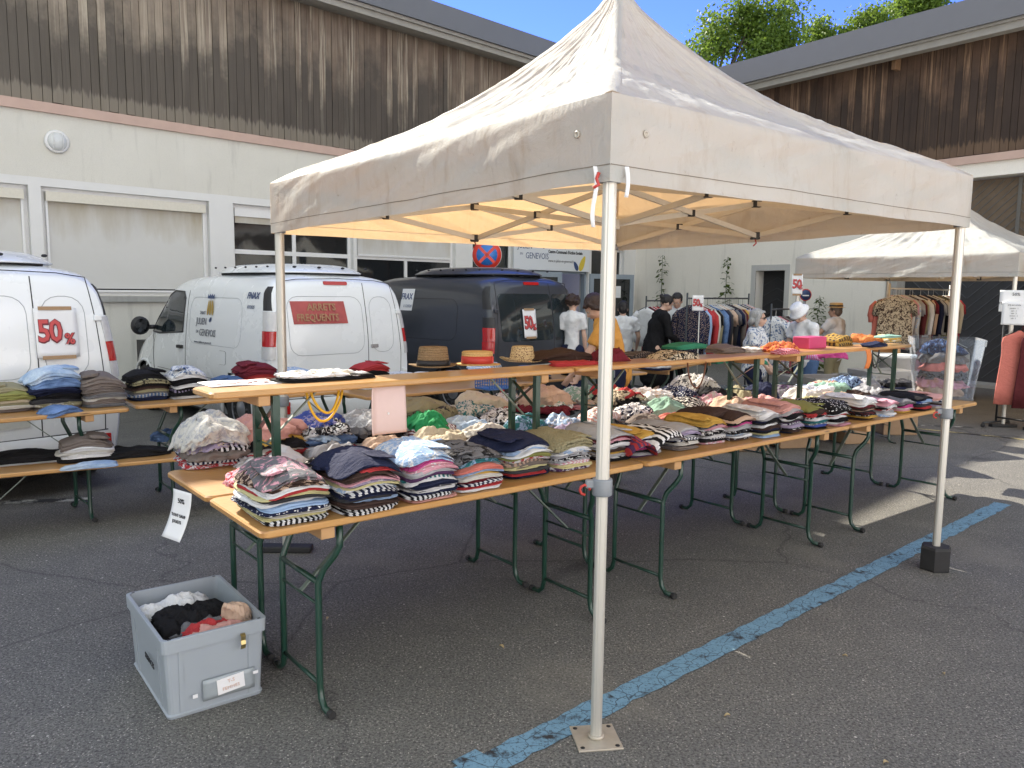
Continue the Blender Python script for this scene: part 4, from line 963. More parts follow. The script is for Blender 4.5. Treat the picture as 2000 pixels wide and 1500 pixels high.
text('SAINT',.055,M_grey,v2,off(M_,-.02,.10)); text('JULIEN',.115,M_grey,v2,off(M_,-.10,.0),sx=.8); text('EN',.05,M_grey,v2,off(M_,-.09,-.12)); text('GENEVOIS',.115,M_grey,v2,off(M_,.0,-.13),sx=.8); text('www.st-julien-en-genevois.fr',.04,M_grey,v2,off(M_,-.12,-.24))
crest(off(M_,.25,.10,.001),.17,v2)
text('FNAX',.10,M_navy,v2,off(sideM(vn,.52,1.55),0,0),shear=.25,off=.002); text('07/2025',.05,M_navy,v2,off(sideM(vn,.50,1.43),0,0),shear=.25)
# red poster on van 2, reading ARRETS FREQUENTS
b=patch([(.62,1.50),(-.02,1.50),(-.05,1.26),(.60,1.26)],lambda y,z,o: vn.rear(y,z,o),.008,.05); po=b.obj('warning_poster',plain('faded_red_poster',(.40,.075,.07),.5,var=.25,scale=12),v2)
M_och=plain('worn_ochre_letters',(.36,.19,.10),.6,var=.35,scale=40)
text('ARRETS',.105,M_och,v2,rearM(vn,.44,1.435,.014),off=.003,sx=.95); text('FREQUENTS',.105,M_och,v2,rearM(vn,.57,1.325,.014),off=.003,sx=.86)
M_=sideM(vn3,.75,1.45)
poly([(0,0),(.26,0),(.30,.30),(.04,.30)],off(M_,-1.05,-.1),M_paper,'sticker',v3); text('FRAX',.12,M_navy,v3,off(M_,-1.03,.09,.004),shear=.2,sx=.8,off=.002); text('11/2020',.055,M_navy,v3,off(M_,-.98,-.04,.004),shear=.2)
# 50% price sheets ---------------------------------------------------
M_card=plain('brown_tape',(.33,.21,.11),.6); M_50r=plain('sign_red',(.52,.07,.07),.6); M_50d=plain('sign_dark_red',(.16,.02,.03),.6)
def sign50(M,w,h,label,s=1.,tape=True,parent=None):
    T=bpy.data.objects.new('price_sign',None); col.objects.link(T); T.matrix_world=M; tag(T,label,'price sign','50% price sheets')
    b=MB(); b.grid(lambda u,v: V(((u-.5)*w,(v-.5)*h,.004*math.sin(u*5+v*3)+.003)),8,10); o=b.obj('sheet',M_paper,T); solidify(o,.001)
    I=Matrix.Identity(4)
    text('50',h*.62,M_50d,T,Matrix.Translation((-w*.45,.01*h,.009)),off=.012*s,sx=.78,sp=.88); text('50',h*.62,M_50r,T,Matrix.Translation((-w*.46,.02*h,.012)),off=.004*s,sx=.78,sp=.88)
    text('%',h*.30,M_50d,T,Matrix.Translation((w*.17,-.14*h,.0095)),off=.008*s,sx=.9); text('%',h*.30,M_50r,T,Matrix.Translation((w*.165,-.135*h,.0125)),off=.002*s,sx=.9)
    if tape:
        for y in(.5,-.5): b=MB(); b.box((.0,y*h,.009),(w*.78,.028,.0015)); b.obj('tape',M_card,T)
    return T
def Mw(van,M): bpy.context.view_layer.update(); return van.matrix_world@M
def rearsheet(van,vn_,px,py,w,h,label):
    bpy.context.view_layer.update(); Mi=van.matrix_world.inverted(); o=Mi@CAM; d=Mi.to_3x3()@ray(px,py); t=(-o.x)/d.x; p=o+d*t
    for _ in range(4): t=(vn_.rear(p.y,p.z,0).x-o.x)/d.x; p=o+d*t
    return sign50(van.matrix_world@rearM(vn_,p.y,p.z,.016),w,h,label)
rearsheet(v1,vn,110,650,.30,.38,'white sheet reading 50% taped on the rear door of the leftmost white van')
rearsheet(v3,vn3,1033,632,.25,.37,'white sheet reading 50% taped on the dark blue van window')
# ------------------------------------------------------------------ folded clothes
CLR={'K':('black',(.014,.014,.016)),'N':('navy',(.016,.022,.06)),'W':('white',(.74,.75,.76)),'w':('off-white',(.62,.60,.54)),'G':('grey',(.17,.17,.18)),'g':('pale grey',(.40,.41,.43)),
'R':('red',(.48,.03,.035)),'r':('burgundy',(.17,.015,.03)),'C':('coral',(.72,.20,.15)),'P':('pink',(.70,.33,.40)),'M':('magenta',(.58,.05,.26)),'S':('salmon pink',(.66,.33,.28)),'Y':('mustard yellow',(.60,.36,.045)),
'y':('pale yellow',(.62,.57,.27)),'O':('orange',(.75,.22,.04)),'b':('light blue',(.30,.45,.68)),'B':('denim blue',(.075,.15,.31)),'U':('royal blue',(.05,.09,.38)),'T':('teal',(.02,.18,.20)),'E':('bright green',(.02,.36,.12)),
'e':('mint green',(.26,.46,.36)),'o':('olive green',(.26,.27,.07)),'k':('khaki',(.33,.30,.17)),'t':('taupe',(.20,.165,.145)),'n':('dark brown',(.06,.035,.028)),'L':('lilac',(.38,.32,.48)),'p':('plum',(.10,.04,.12)),'m':('maroon',(.12,.02,.025)),
'c':('cream',(.64,.56,.40)),'h':('beige',(.60,.42,.30)),'d':('charcoal',(.05,.05,.055)),'F':('forest green',(.03,.25,.14)),'a':('amber',(.74,.34,.04))}
PAT={'s':'striped','B':'broad-striped','f':'floral','d':'dotted','q':'checked','x':'printed','z':'washed','k':'knitted','v':'finely striped','i':'patterned'}
def cloth(spec):
    if ('c',spec) in _mc: return _mc[('c',spec)]
    cs,_,pt=spec.partition(':'); c1=CLR[cs[0]][1]; c2=CLR[cs[1]][1] if len(cs)>1 else None; c3=CLR[cs[2]][1] if len(cs)>2 else c2
    mu=lambda c:None if c is None else tuple(.86*(x*.88+.12*(sum(c)/3)) for x in c)
    c1,c2,c3=mu(c1),mu(c2),(mu(c3) if len(cs)>2 else mu(c2))
    g=NG('cloth_'+spec.replace(':','_')); src=g.tc(); oi=g.n('ShaderNodeObjectInfo'); 
    sh=g.n('ShaderNodeVectorMath',operation='ADD'); g.l(src,sh.inputs[0]); g.l(g.math('MULTIPLY',oi.outputs['Random'],3.),sh.inputs[1]); s2=sh.outputs[0]
    nz=g.noise(s2,9,4,.6); base=g.mix(tuple(x*.86 for x in c1),tuple(min(.85,x*1.12) for x in c1),nz)
    wob=g.mix(s2,g.noise(s2,6,3),.02)
    if pt in('s','B'): m=g.ramp(g.wave(g.map(wob,(1,.25,1)),9. if pt=='B' else 16.,.6,'X',1),[(.48,0),(.52,1)]); base=g.mix(base,c2,m)
    elif pt=='v': m=g.ramp(g.wave(g.map(wob,(.6,1,1)),22.,.8,'X',1),[(.45,0),(.55,1)]); base=g.mix(base,c2,m)
    elif pt=='f': 
        m=g.ramp(g.noise(s2,26,3,.6,1.6),[(.50,0),(.54,1)]); base=g.mix(base,c2,m)
        if len(cs)>2: base=g.mix(base,c3,g.ramp(g.noise(s2,31,2,.5,1.),[(.60,0),(.63,1)]))
    elif pt=='d': m=g.ramp(g.vor(s2,75),[(.28,1),(.34,0)]); base=g.mix(base,c2,m)
    elif pt=='q': m=g.math('MULTIPLY',g.ramp(g.wave(s2,9,.3,'X',1),[(.45,0),(.55,1)]),1.); m2=g.ramp(g.wave(s2,9,.3,'Y',1),[(.45,0),(.55,1)]); base=g.mix(g.mix(base,c2,g.math('MULTIPLY',m,.6)),c2,g.math('MULTIPLY',m2,.6))
    elif pt in('x','i'): m=g.ramp(g.noise(s2,13,4,.7,2.2),[(.53,0),(.56,1)]); base=g.mix(base,c2,m); base=g.mix(base,c3,g.ramp(g.noise(s2,19,3,.7,2.5),[(.58,0),(.60,1)])) if len(cs)>2 else base
    elif pt=='z': base=g.mix(base,tuple(min(.8,x*2.4+.06) for x in c1),g.ramp(g.noise(s2,5,5,.7),[(.42,0),(.75,.8)]))
    rough=.88
    g.set(base=base,rough=rough,spec=.15)
    f1=g.noise(g.map(s2,(1,2.4,1.4)),11,4,.6,1.2); 
    if pt=='k': wv=g.vor(s2,85); h=g.math('ADD',g.math('MULTIPLY',f1,.7),g.math('MULTIPLY',wv,.8)); base=None
    else: h=g.math('ADD',f1,g.math('MULTIPLY',g.noise(g.map(s2,(2,1,1.)),34,3,.6,.8),.35))
    g.bump(h,.75,.016); _mc[('c',spec)]=g.m; return g.m
def cname(spec):
    cs,_,pt=spec.partition(':'); n=CLR[cs[0]][0]
    if len(cs)>1: n='%s and %s'%(n,CLR[cs[1]][0])
    return (n+' '+PAT[pt]) if pt else n
ORD=['top','second from top','third from top','fourth from top','fifth from top','sixth from top','seventh from top','eighth from top','ninth from top','tenth from top','eleventh from top','twelfth from top','thirteenth from top','fourteenth from top','fifteenth from top']
def gmesh(w,d,t,seed,base_h,lob=2,crump=0.,droop=.35,open_=0.):
    # closed folded-cloth body, local origin at its underside centre; x along the table, y away from the front
    rnd=random.Random(seed); N=48 if crump<.5 else 84; b=MB(); S=seed*1.37
    rings=[]
    prof_=[(.55,0.),(.90,0.),(.972,.015)]
    for j in range(lob):
        z0=j/lob;z1=(j+1)/lob; dd=rnd.uniform(-.035,.018)
        prof_+= [(.965+dd,z0+.10/lob),(1.0+dd,z0+.32/lob),(1.005+dd,z0+.62/lob),(.975+dd,z0+.90/lob)]
        if j<lob-1: prof_+= [(.952+dd*.5,z1)]
    prof_+= [(.965,.985),(.93,1.01),(.84,1.02),(.68,1.04),(.5,1.05),(.32,1.06),(.16,1.06)] if crump<.5 else [(.95,.98),(.90,1.02),(.84,1.04),(.77,1.05),(.69,1.06),(.61,1.06),(.53,1.06),(.45,1.06),(.37,1.06),(.29,1.06),(.21,1.06),(.13,1.06),(.06,1.06)]
    ex=5.5 if crump<.5 else 3.
    skew=rnd.uniform(-.12,.12); vs=[]
    def P_(r,a,zf):
        ca,sa=math.cos(a),math.sin(a); k=(abs(ca)**ex+abs(sa)**ex)**(-1/ex)
        x=w/2*r*k*ca; y=d/2*r*k*sa
        rim=1+.035*noise.noise(V((ca*2+S,sa*2,zf*.6)))+ (.30*crump)*noise.noise(V((ca*1.5+S,sa*1.5,.3+zf)))+(.05+.10*crump)*noise.noise(V((ca*6+S,sa*6,zf*2)))*(.4+crump)
        x*=rim;y*=rim; x+=skew*y*.3
        u=x/(w/2); v_=y/(d/2)
        h0=base_h*(1-droop*min(1.3,abs(u))**2.4-.10*min(1.3,abs(v_))**3)-base_h
        th=t*(1-.45*min(1.15,abs(u+.25*math.sin(S)))**2.6)*(1+.35*noise.noise(V((x*7+S,y*3,2.))))
        wr=(ridge((x*9+S,y*9,S),3)-.5) if crump<.5 else (ridge((x*8+S+.35*noise.noise(V((x*6,y*6,S))),y*12,S),4)-.5)*1.5
        z=h0+th*zf
        if zf>.5: 
            z+=(.009+.028*crump)*wr*(1-r**8*.6)+crump*t*.55*(1-r*r)*(.6+1.1*noise.noise(V((x*9+S,y*9,1))))
        side=.010*noise.noise(V((x*22+S,zf*2.2,y*22)))
        return V((x*(1+side*2),y*(1+side*2)+ (.010+.02*crump)*noise.noise(V((x*8+S,zf*3.,S))),z))
    for r,zf in prof_:
        for k in range(N): vs.append(P_(r,2*math.pi*(k+.5)/N,zf))
    n=len(prof_); vs.append(P_(0.001,0,1.06)); vs.append(P_(.001,0,0))
    fs=[(j*N+k,j*N+(k+1)%N,(j+1)*N+(k+1)%N,(j+1)*N+k) for j in range(n-1) for k in range(N)]
    fs+=[((n-1)*N+k,(n-1)*N+(k+1)%N,n*N) for k in range(N)]+[((k+1)%N,k,n*N+1) for k in range(N)]
    b.add(vs,fs,True); return b
_sd=[100]
def tshirt_name(i,kind): return kind
def pile(x,y,z,w,d,yaw,specs,where,kind='folded top',group='folded clothes in piles',t=.022,crump=0.,droop=.25,jit=1.,fade=True):
    """specs bottom -> top, each 'colour' or (colour, width factor, crumple, thickness factor)"""
    h=0; n=len(specs)
    for i,sp in enumerate(specs):
        _sd[0]+=1; rnd=random.Random(_sd[0]); wf,cr,tf=1.,crump,1.
        if isinstance(sp,tuple): sp,wf,cr,tf=(list(sp)+[1.,crump,1.][len(sp)-1:])[:4] if len(sp)<4 else sp
        tt=t*tf*rnd.uniform(.85,1.2); ww=w*wf*rnd.uniform(.93,1.05); dd=d*rnd.uniform(.92,1.06)
        b=gmesh(ww,dd,tt,_sd[0],h+.001,rnd.choice([2,3,3]) if cr<.5 else 1,cr,droop*(min(1,h/.08)))
        _sl=rnd.random()
        nm='folded_garment' if cr<.5 else 'crumpled_garment'
        o=b.obj(nm,cloth(sp)); dx=rnd.uniform(-.010,.010)*jit; dy=rnd.uniform(-.012,.012)*jit
        o.location=(x+dx*math.cos(yaw)-dy*math.sin(yaw),y+dx*math.sin(yaw)+dy*math.cos(yaw),z+h+.002); o.rotation_euler=(0,0,yaw+R(rnd.uniform(-4,4))*jit)
        k=n-1-i
        if i==n-1 and cr<.5 and _sl<.75 and n>2:   # a folded sleeve lying across the top
            _sd[0]+=1; sg=1 if _sl<.4 else -1; sv=gmesh(ww*.40,dd*.80,tt*.35,_sd[0],.0,1,.35,0.).obj('sleeve',cloth(sp)); sv.parent=o; sv.location=(sg*ww*.23,-dd*.03,tt*.86-.10*h*.0-.006); sv.rotation_euler=(0,sg*R(7),R(sg*_sl*14))
        if cr>=.5 and _sl<.65:                      # a sleeve trailing out of the heap
            a=rnd.uniform(-2.8,-.3); cx,sx=math.cos(a),math.sin(a); pts=[V((cx*ww*q*.5*(1+.1*math.sin(q*9)),sx*dd*q*.5,tt*(1.15-.75*q*q)+.01*math.sin(q*7+_sl*9))) for q in(.25,.5,.72,.92,1.08,1.2)]; bb=MB(); bb.tube(pts,[.035,.036,.034,.030,.026,.024],10); bb.v=[(v[0]+.006*noise.noise(V(v)*40),v[1]+.006*noise.noise(V(v)*43),max(-.9*h+.004,v[2]*.8+.008*noise.noise(V(v)*30))) for v in bb.v]; sv=bb.obj('sleeve',cloth(sp)); sv.parent=o
        o['label']=lab16('%s %s, %s of %s'%(cname(sp),kind if cr<.5 else 'crumpled top','bottom' if k==n-1 and n>1 else ORD[k],where)); o['category']='garment'; o['group']=group
        h+=tt*.90
    return h
def pileat(px,py,zb,w,d,yaw,specs,where,back=True,**k):
    p=at(px,py,zb); c=p+V((-math.sin(yaw),math.cos(yaw),0))*(d/2 if back else 0); return pile(c.x,c.y,zb,w,d,yaw,specs,where,**k)
FG='folded clothes of the front row'; SG='crumpled clothes of the second row'
Y=tyaw
front=[(582,1020,.245,['KW:s','y','NW:d','W','y','R','W',('nh:x',1.,.2,1.2),('GP:x',.9,.45,1.3)],'the nearest left pile'),
(728,1003,.225,['KW:s','WK:s','b','N','Wb:x','y','LW:x','P','n','R',('N',1.08,.30,1.2)],'the tall navy-topped second pile'),
(846,978,.225,['S','KW:s','W','N','TW:s','p','g','P','PW:x','M',('bW:x',1,.2,1.5)],'the third pile from left'),
(938,958,.235,['W','R','r','Y','C','g','Tb:x',('GK:x',1.1,.1,1.5)],'the graphic T-shirt pile'),
(1034,934,.23,['N','R','y','ht:v','WR:f','o','W','b','W',('N',1.12,.30,1.2)],'the fifth front pile'),
(1118,918,.225,['pW:x','y','gK:k','g','Wb:x',('k:k',1.08,.1,1.9)],'the khaki-topped pile'),
(1206,900,.20,['K','WK:x','Y','g','K','P','r','g'],'the pile touching the near pole'),
(1262,892,.215,['p','g','M','PW:v','W','Y'],'the yellow and magenta pile'),
(1338,878,.20,['t','G','K','g','L','g'],'the grey pile under stripes'),
(1396,868,.195,['PW:f','K','W','KW:x','P','GK:x','Y'],'the yellow-topped narrow pile'),
(1446,860,.195,['nW:d','W','K','g','M','K','h','n'],'the brown-topped pile'),
(1503,854,.185,['b','y','N','W','K','N','g','W'],'the white-topped striped pile'),
(1548,846,.18,['N','n','L','p','W','K','Pm:x','g',('S',1.15,.1,1.4)],'the salmon-topped pile'),
(1598,838,.17,['K','U','T','W','R','n',('o',1.1,.2,1.4)],'the olive-topped pile'),
(1640,832,.17,['P','W','K','R','K',('KW:d',1.15,.2,1.8)],'the dotted-topped pile'),
(1694,820,.17,['n','Y','Km:f','h','r','w',('W',1.3,.3,1.5)],'the floral and white pile'),
(1734,814,.15,['bW:f','W','RW:v','W','P'],'the pale narrow pile'),
(1768,807,.16,['Y','P','M',('G',1.2,.3,1.6)],'the yellow-based pile'),
(1806,802,.18,['K','R','N','bU:x','K'],'the black pile near the end'),
(1842,797,.17,['w','L','g',('S',1.2,.3,1.5)],'the last pile by the right pole')]
_rx=random.Random(12); _ex=['W','K','N','g','b','WN:v','GW:x','w','n','Wb:f','d','PW:v','t','KW:x']
for px,py,w_,sp,wh in front:
    sp=list(sp); 
    for q in (2,4,6):
        if q<len(sp): sp.insert(q,_rx.choice(_ex))
    pileat(px+8,py,.781,w_*1.08,.36,Y,sp,wh,group=FG,t=.0158)
# wide striped top draped over the grey pile, dark striped one beside it
def loose(px,py,z,w_,d_,yaw,spec,t,label,cr=.55,name='crumpled_garment',droop=.5,bh=.06,group=None,cat='garment',center=False,off_=(0,0)):
    _sd[0]+=1; b=gmesh(w_,d_,t,_sd[0],bh,1 if cr>=.5 else 2,cr,droop); o=b.obj(name,cloth(spec)); p=at(px,py,z); 
    if not center: p=p+V((-math.sin(yaw),math.cos(yaw),0))*(d_/2)
    o.location=p; o.rotation_euler=(0,0,yaw); tag(o,label,cat,group); return o
loose(1318,850,.885,.34,.30,Y+R(8),'WK:B',.03,'black and white broad-striped top draped over the grey pile',.25,'folded_garment',.75,.11,FG)
loose(1262,868,.87,.16,.26,Y-R(14),'pR:v',.02,'dark finely striped top hanging beside the black and white one',.3,'folded_garment',.8,.08,FG)
loose(1412,812,.92,.30,.26,Y,'n',.025,'big dark brown top lying across two front piles',.3,'folded_garment',.6,.05,FG)
# second-row heaps: (px,py, width, depth, specs, where)
heaps=[(446,914,.29,.32,['RW:f','NW:s',('t',.9,.8,1),('KW:v',.85,.7,1.3),('Lc:x',.8,.8,1.2),('wg:x',.92,.8,2.2)],'the leftmost white heap'),
(548,900,.34,.34,['b','R',('wh:x',.95,.6,1),('K',.9,.7,1.2),('Y',.8,.8,.8),('S',.92,.7,2.4)],'the salmon heap'),
(648,886,.36,.34,['R',('WS:x',.9,.7,1),('Bz'[0]+':z',.95,.75,1.8),('b:z',.6,.8,1.2),('KW:f',.75,.8,1.2),('UL:x',.6,.85,1.3)],'the denim heap'),
(748,872,.34,.34,['W',('K',1,.6,1.8),('G',.8,.8,1.3),('gW:x',.85,.85,1.6)],'the heap under the pink sheet'),
(856,862,.30,.26,['m',('rW:s',.85,.8,1.4),('E',.68,.95,1.9)],'the bright green heap'),
(852,830,.36,.30,['d',('kd:x',.9,.7,2.2),('k',.95,.6,1.6)],'the olive fleece heap'),
(930,852,.26,.26,['g',('b:z',.95,.75,2.2)],'the pale denim heap'),
(942,822,.30,.26,['n',('wT:f',.95,.8,1.8)],'the floral scarf heap'),
(975,812,.34,.32,['r',('C',.9,.8,1.6),('c',.92,.6,2.2)],'the cream and coral heap'),
(1012,838,.30,.24,['K',('WK:f',1,.8,1.4)],'the black and white floral heap'),
(1030,806,.26,.28,['G',('WK:x',.95,.8,2.)],'the zebra print heap'),
(1098,814,.34,.32,['K',('r',.9,.8,1.3),('We:x',.7,.8,1.3),('h',.86,.55,3.4)],'the big beige heap'),
(1180,800,.30,.32,['P',('gh:v',.9,.8,1.3),('eW:x',.9,.8,2.6)],'the mint heap behind the pole'),
(1238,806,.36,.34,['K',('cK:x',.95,.8,1.2),('K',.7,.9,2.2),('cn:f',.95,.8,1.8),('R',.6,.9,1.0)],'the cream floral heap'),
(1300,798,.30,.30,['h',('gW:x',.9,.8,2),('Wh:x',.8,.9,1.8)],'the grey mixed heap'),
(1352,796,.30,.30,['t',('GR:f',.9,.85,1.8),('NW:d',.85,.8,2.)],'the navy dotted heap'),
(1392,784,.30,.32,['K',('K',.6,.9,3.2),('wd:x',.95,.8,2.6)],'the black lump heap'),
(1420,796,.22,.24,['L',('K',.9,.9,2.6)],'the black jacket heap'),
(1470,812,.30,.26,['w',('W',.95,.5,1.3),('h',.9,.6,1.4)],'the pale heap before the bins'),
(1530,800,.26,.24,['K',('SP:x',.95,.5,1.6)],'the pale pink heap'),
(1592,786,.26,.26,['G',('w',1,.6,1.8)],'the small off-white heap'),
(1655,776,.34,.28,['W',('W',1,.7,1.8),('e',.5,.8,1.2)],'the white and mint heap'),
(1712,766,.26,.26,['G',('g',1,.6,1.8)],'the grey heap at right'),
(1778,760,.30,.26,['N',('d',1,.6,1.6)],'the charcoal heap at right')]
for px,py,w_,d_,sp,wh in heaps: pileat(px,py,.781,w_*1.14,d_*1.1,Y,sp,wh,kind='top',group=SG,t=.026,crump=.45,droop=.45,jit=2.2)
# loose garments filling the table between the heaps, and a second lane along the far edge
_fc=['PR:f','W','Kw:x','g','NW:v','h','B:z','c','GK:x','w','r','Tb:x','L','bW:x','K','SW:s','t','WN:f','C','e','m','wK:v','o','Pw:f','d','k','WR:s','N','y','Gp:x','h','Wb:x','n','cR:x','g','bN:x']
_rf=random.Random(5); _o5=['first','second','third','fourth','fifth','sixth','seventh','eighth','ninth','tenth','eleventh','twelfth','thirteenth','fourteenth','fifteenth','sixteenth','seventeenth','eighteenth']
for i in range(36):
    lane=i%2; s_=(.30+ (i/35)*5.45) ; y_=(.72 if lane==0 else 1.02)+_rf.uniform(-.04,.04); c_=P0+TU*s_+TV*y_; c_.z=.782; _sd[0]+=1
    sp=_fc[i]; t_=_rf.uniform(.05,.085) if lane else _rf.uniform(.03,.05); o=gmesh(_rf.uniform(.26,.34),_rf.uniform(.20,.27),t_,_sd[0],.03,1,.75,.4).obj('crumpled_garment',cloth(sp)); o.location=c_; o.rotation_euler=(0,0,Y+_rf.uniform(-.5,.5))
    tag(o,'%s crumpled garment, %s from left along the second row %s'%(cname(sp),_o5[i//2],'far edge' if lane else 'middle'),'garment',SG)
# back tables by the vans
BG='clothes on the tables by the vans'
back=[(25,806,ky,.30,['t','w','k','c',('o',1,.3,2.),('k',1,.3,1.8)],'the khaki trousers pile at the left edge','folded trousers'),
(118,800,ky,.33,['t','kw:x','d','K','K','N',('N',1,.2,1.4),('B:z',1.1,.25,2.4),('b:z',1.05,.3,2.4)],'the tall jeans pile','folded trousers'),
(212,795,ky,.27,['G','t','w','G','t','t',('t',1.08,.1,3.2)],'the taupe trousers pile','folded trousers'),
(298,782,ky2,.29,['N','Bg:v','G','k','n','K','kK:x',('K',1.1,.2,2.)],'the black trousers pile','folded trousers'),
(376,779,ky2,.27,['W','K','LK:v','K','W','K','K','W',('WB:x',.9,.1,1.)],'the black and white pile','folded top'),
(458,769,ky2,.26,['d','t','G',('B',1,.4,1.6)],'the low blue-grey pile','folded top'),
(512,763,ky2,.30,['G','L','K','n','C','R','r',('r',1.05,.3,1.6)],'the dark red pile by the pole','folded top'),
(590,757,ky2,.28,['R','w','K','N','W',('bW:x',1,.2,1.2)],'the pale blue pile behind the bag','folded top'),
(648,752,ky2,.24,['r','N'],'the low navy pile','folded top'),
(740,760,ky3,.30,['W','g','b','N','n','K','K','R',('R',1,.1,1.3)],'the bright red topped pile','folded top'),
(800,752,ky3,.26,['K','R','RW:f','Wg:x'],'the red and white printed pile','folded top'),
(860,748,ky3,.24,['R','pb:x','W'],'the pile behind the brown hat','folded top'),
(905,744,ky3,.22,['wK:v','G','L'],'the pile behind the boater hat','folded top'),
(962,738,ky3,.26,['N','W',('bW:v',1,.4,2.6)],'the pale blue shirts','folded shirt'),
(1060,742,ky4,.30,['N','B',('B',1,.3,2.)],'the blue pile behind the basket hat','folded top'),
(1150,736,ky4,.26,['K','W','NW:s'],'the pile by the woman in orange','folded top'),
(1222,730,ky4,.30,['K','mW:x',('nW:x',1,.4,1.4)],'the printed pile behind the crimson bag','folded top'),
(1300,724,ky4,.26,['N',('W',.9,.4,1.2),('T',.8,.5,1.2)],'the teal and white pile','folded top')]
for px,py,yw,w_,sp,wh,kd in back: pileat(px,py,.781,w_,.30,yw,sp,wh,kind=kd,group=BG,t=.026,droop=.2)
loose(140,806,.785,.26,.20,ky+R(25),'B:z',.035,'pair of blue jeans poking out at the foot of the jeans pile',.3,'folded_garment',.9,.03,BG)
LG='clothes on the low bench'
pileat(172,903,.437,.34,.24,ly,['K','W','w','W',('t',.95,.3,2.2)],'the white and taupe pile on the low bench',kind='folded trousers',group=LG,t=.03)
loose(175,916,.425,.34,.10,ly,'b:z',.03,'light blue jeans hanging over the front of the low bench',.2,'folded_garment',.1,.0,LG,off_=(0,0))
loose(40,905,.44,.60,.24,ly,'K',.05,'long black trousers laid flat on the low bench at the left edge',.3,'folded_garment',.2,.02,LG)
loose(270,893,.44,.45,.22,ly,'K',.05,'black trousers lying on the low bench right of the white pile',.4,'folded_garment',.2,.02,LG)
loose(335,862,.44,.26,.22,ly,'B:z',.05,'blue jeans bundle on the low bench by the front tables',.7,'crumpled_garment',.2,.04,LG)
# ------------------------------------------------------------------ crates and bins
M_crate=plain('grey_crate_plastic',(.31,.35,.385),.42,var=.08,scale=5,coat=.1); M_crateg=plain('warm_grey_crate_plastic',(.25,.245,.235),.45,var=.08,scale=5)
g=NG('clear_plastic'); g.set(base=(.93,.96,1.),rough=.12); tb=g.n('ShaderNodeBsdfTransparent'); tb.inputs[0].default_value=(.86,.9,.94,1); mx=g.n('ShaderNodeMixShader'); 
fr=g.n('ShaderNodeLayerWeight'); fr.inputs[0].default_value=.3; g.l(g.math('ADD',g.math('MULTIPLY',fr.outputs[1],.32),.02),mx.inputs[0]); g.l(tb.outputs[0],mx.inputs[1]); g.l(g.b.outputs[0],mx.inputs[2]); g.l(mx.outputs[0],g.out.inputs[0]); M_clear=g.m
def crate(L,W_,H,mat,label,loc,rz,taper=.012,clear=False,group=None,cat='crate'):
    T=empty('storage_crate' if not clear else 'plastic_bin',loc,rz,label,cat,group); t=.006 if not clear else .004
    def ringpt(k,l,w,r=.02,n=4):
        o=[]
        for cx,cy,a0 in ((l/2-r,-w/2+r,-90),(l/2-r,w/2-r,0),(-l/2+r,w/2-r,90),(-l/2+r,-w/2+r,180)):
            for j in range(n): a=R(a0+90*j/(n-1)); o.append((cx+r*math.cos(a),cy+r*math.sin(a)))
        return o
    b=MB(); 
    def wall(levels,b,close=None):
        vs=[];n=16
        for (z,l,w,r) in levels: vs+=[V((x,y,z)) for x,y in ringpt(0,l,w,r)]
        fs=[(j*n+k,j*n+(k+1)%n,(j+1)*n+(k+1)%n,(j+1)*n+k) for j in range(len(levels)-1) for k in range(n)]
        if close is not None: fs.append(tuple(close*n+k for k in range(n)))
        b.add(vs,fs)
    tp=taper if not clear else .05
    l0,w0=L-2*tp-.02,W_-2*tp-.02
    lv=[(.0,l0+.004,w0+.004,.02),(.012,l0+.012,w0+.012,.02),(.016,l0,w0,.02),(H-.055,L-.022,W_-.022,.02),(H-.053,L-.004,W_-.004,.022),(H-.002,L,W_,.022),(H,L-.003,W_-.003,.02),(H,L-.028,W_-.028,.018),(H-.06,L-.034,W_-.034,.018),(.02,l0-.014,w0-.014,.016)]
    wall(lv,b,9); b.add([V((x,y,.001)) for x,y in ringpt(0,l0,w0)],[tuple(reversed(range(16)))])
    b.obj('shell',mat,T)
    if not clear:
        for sy in(-1,1):
            for x in(-L*.31,L*.31): b=MB(); b.seg((x*.985,sy*(w0/2+.001),.02),(x,sy*(W_/2-.010),H-.055),.006,.016,(1,0,0)); b.obj('rib',mat,T)
        for sx in(-1,1):
            for y in(-W_*.33,W_*.33): b=MB(); b.seg((sx*(l0/2+.001),y*.985,.02),(sx*(L/2-.010),y,H-.055),.006,.016,(0,1,0)); b.obj('rib',mat,T)
        b=MB()
        for sx in(-1,1):
            for sy in(-1,1):
                b.box((sx*(L/2-.013),sy*(W_/2-.03),H+.0006),(.008,.012,.001))
        b.obj('corner_slot',M_bracket,T)
    return T
c0=at(322,1412,0); c1=at(520,1352,0); cyaw=math.atan2(c1.y-c0.y,c1.x-c0.x); cu=V((math.cos(cyaw),math.sin(cyaw),0)); cv=V((-cu.y,cu.x,0)); cc=c0+cu*.195+cv*.285
CR=crate(.60,.40,.32,M_crate,'grey-blue plastic crate of clothes on the asphalt at lower left',cc,cyaw+R(90))
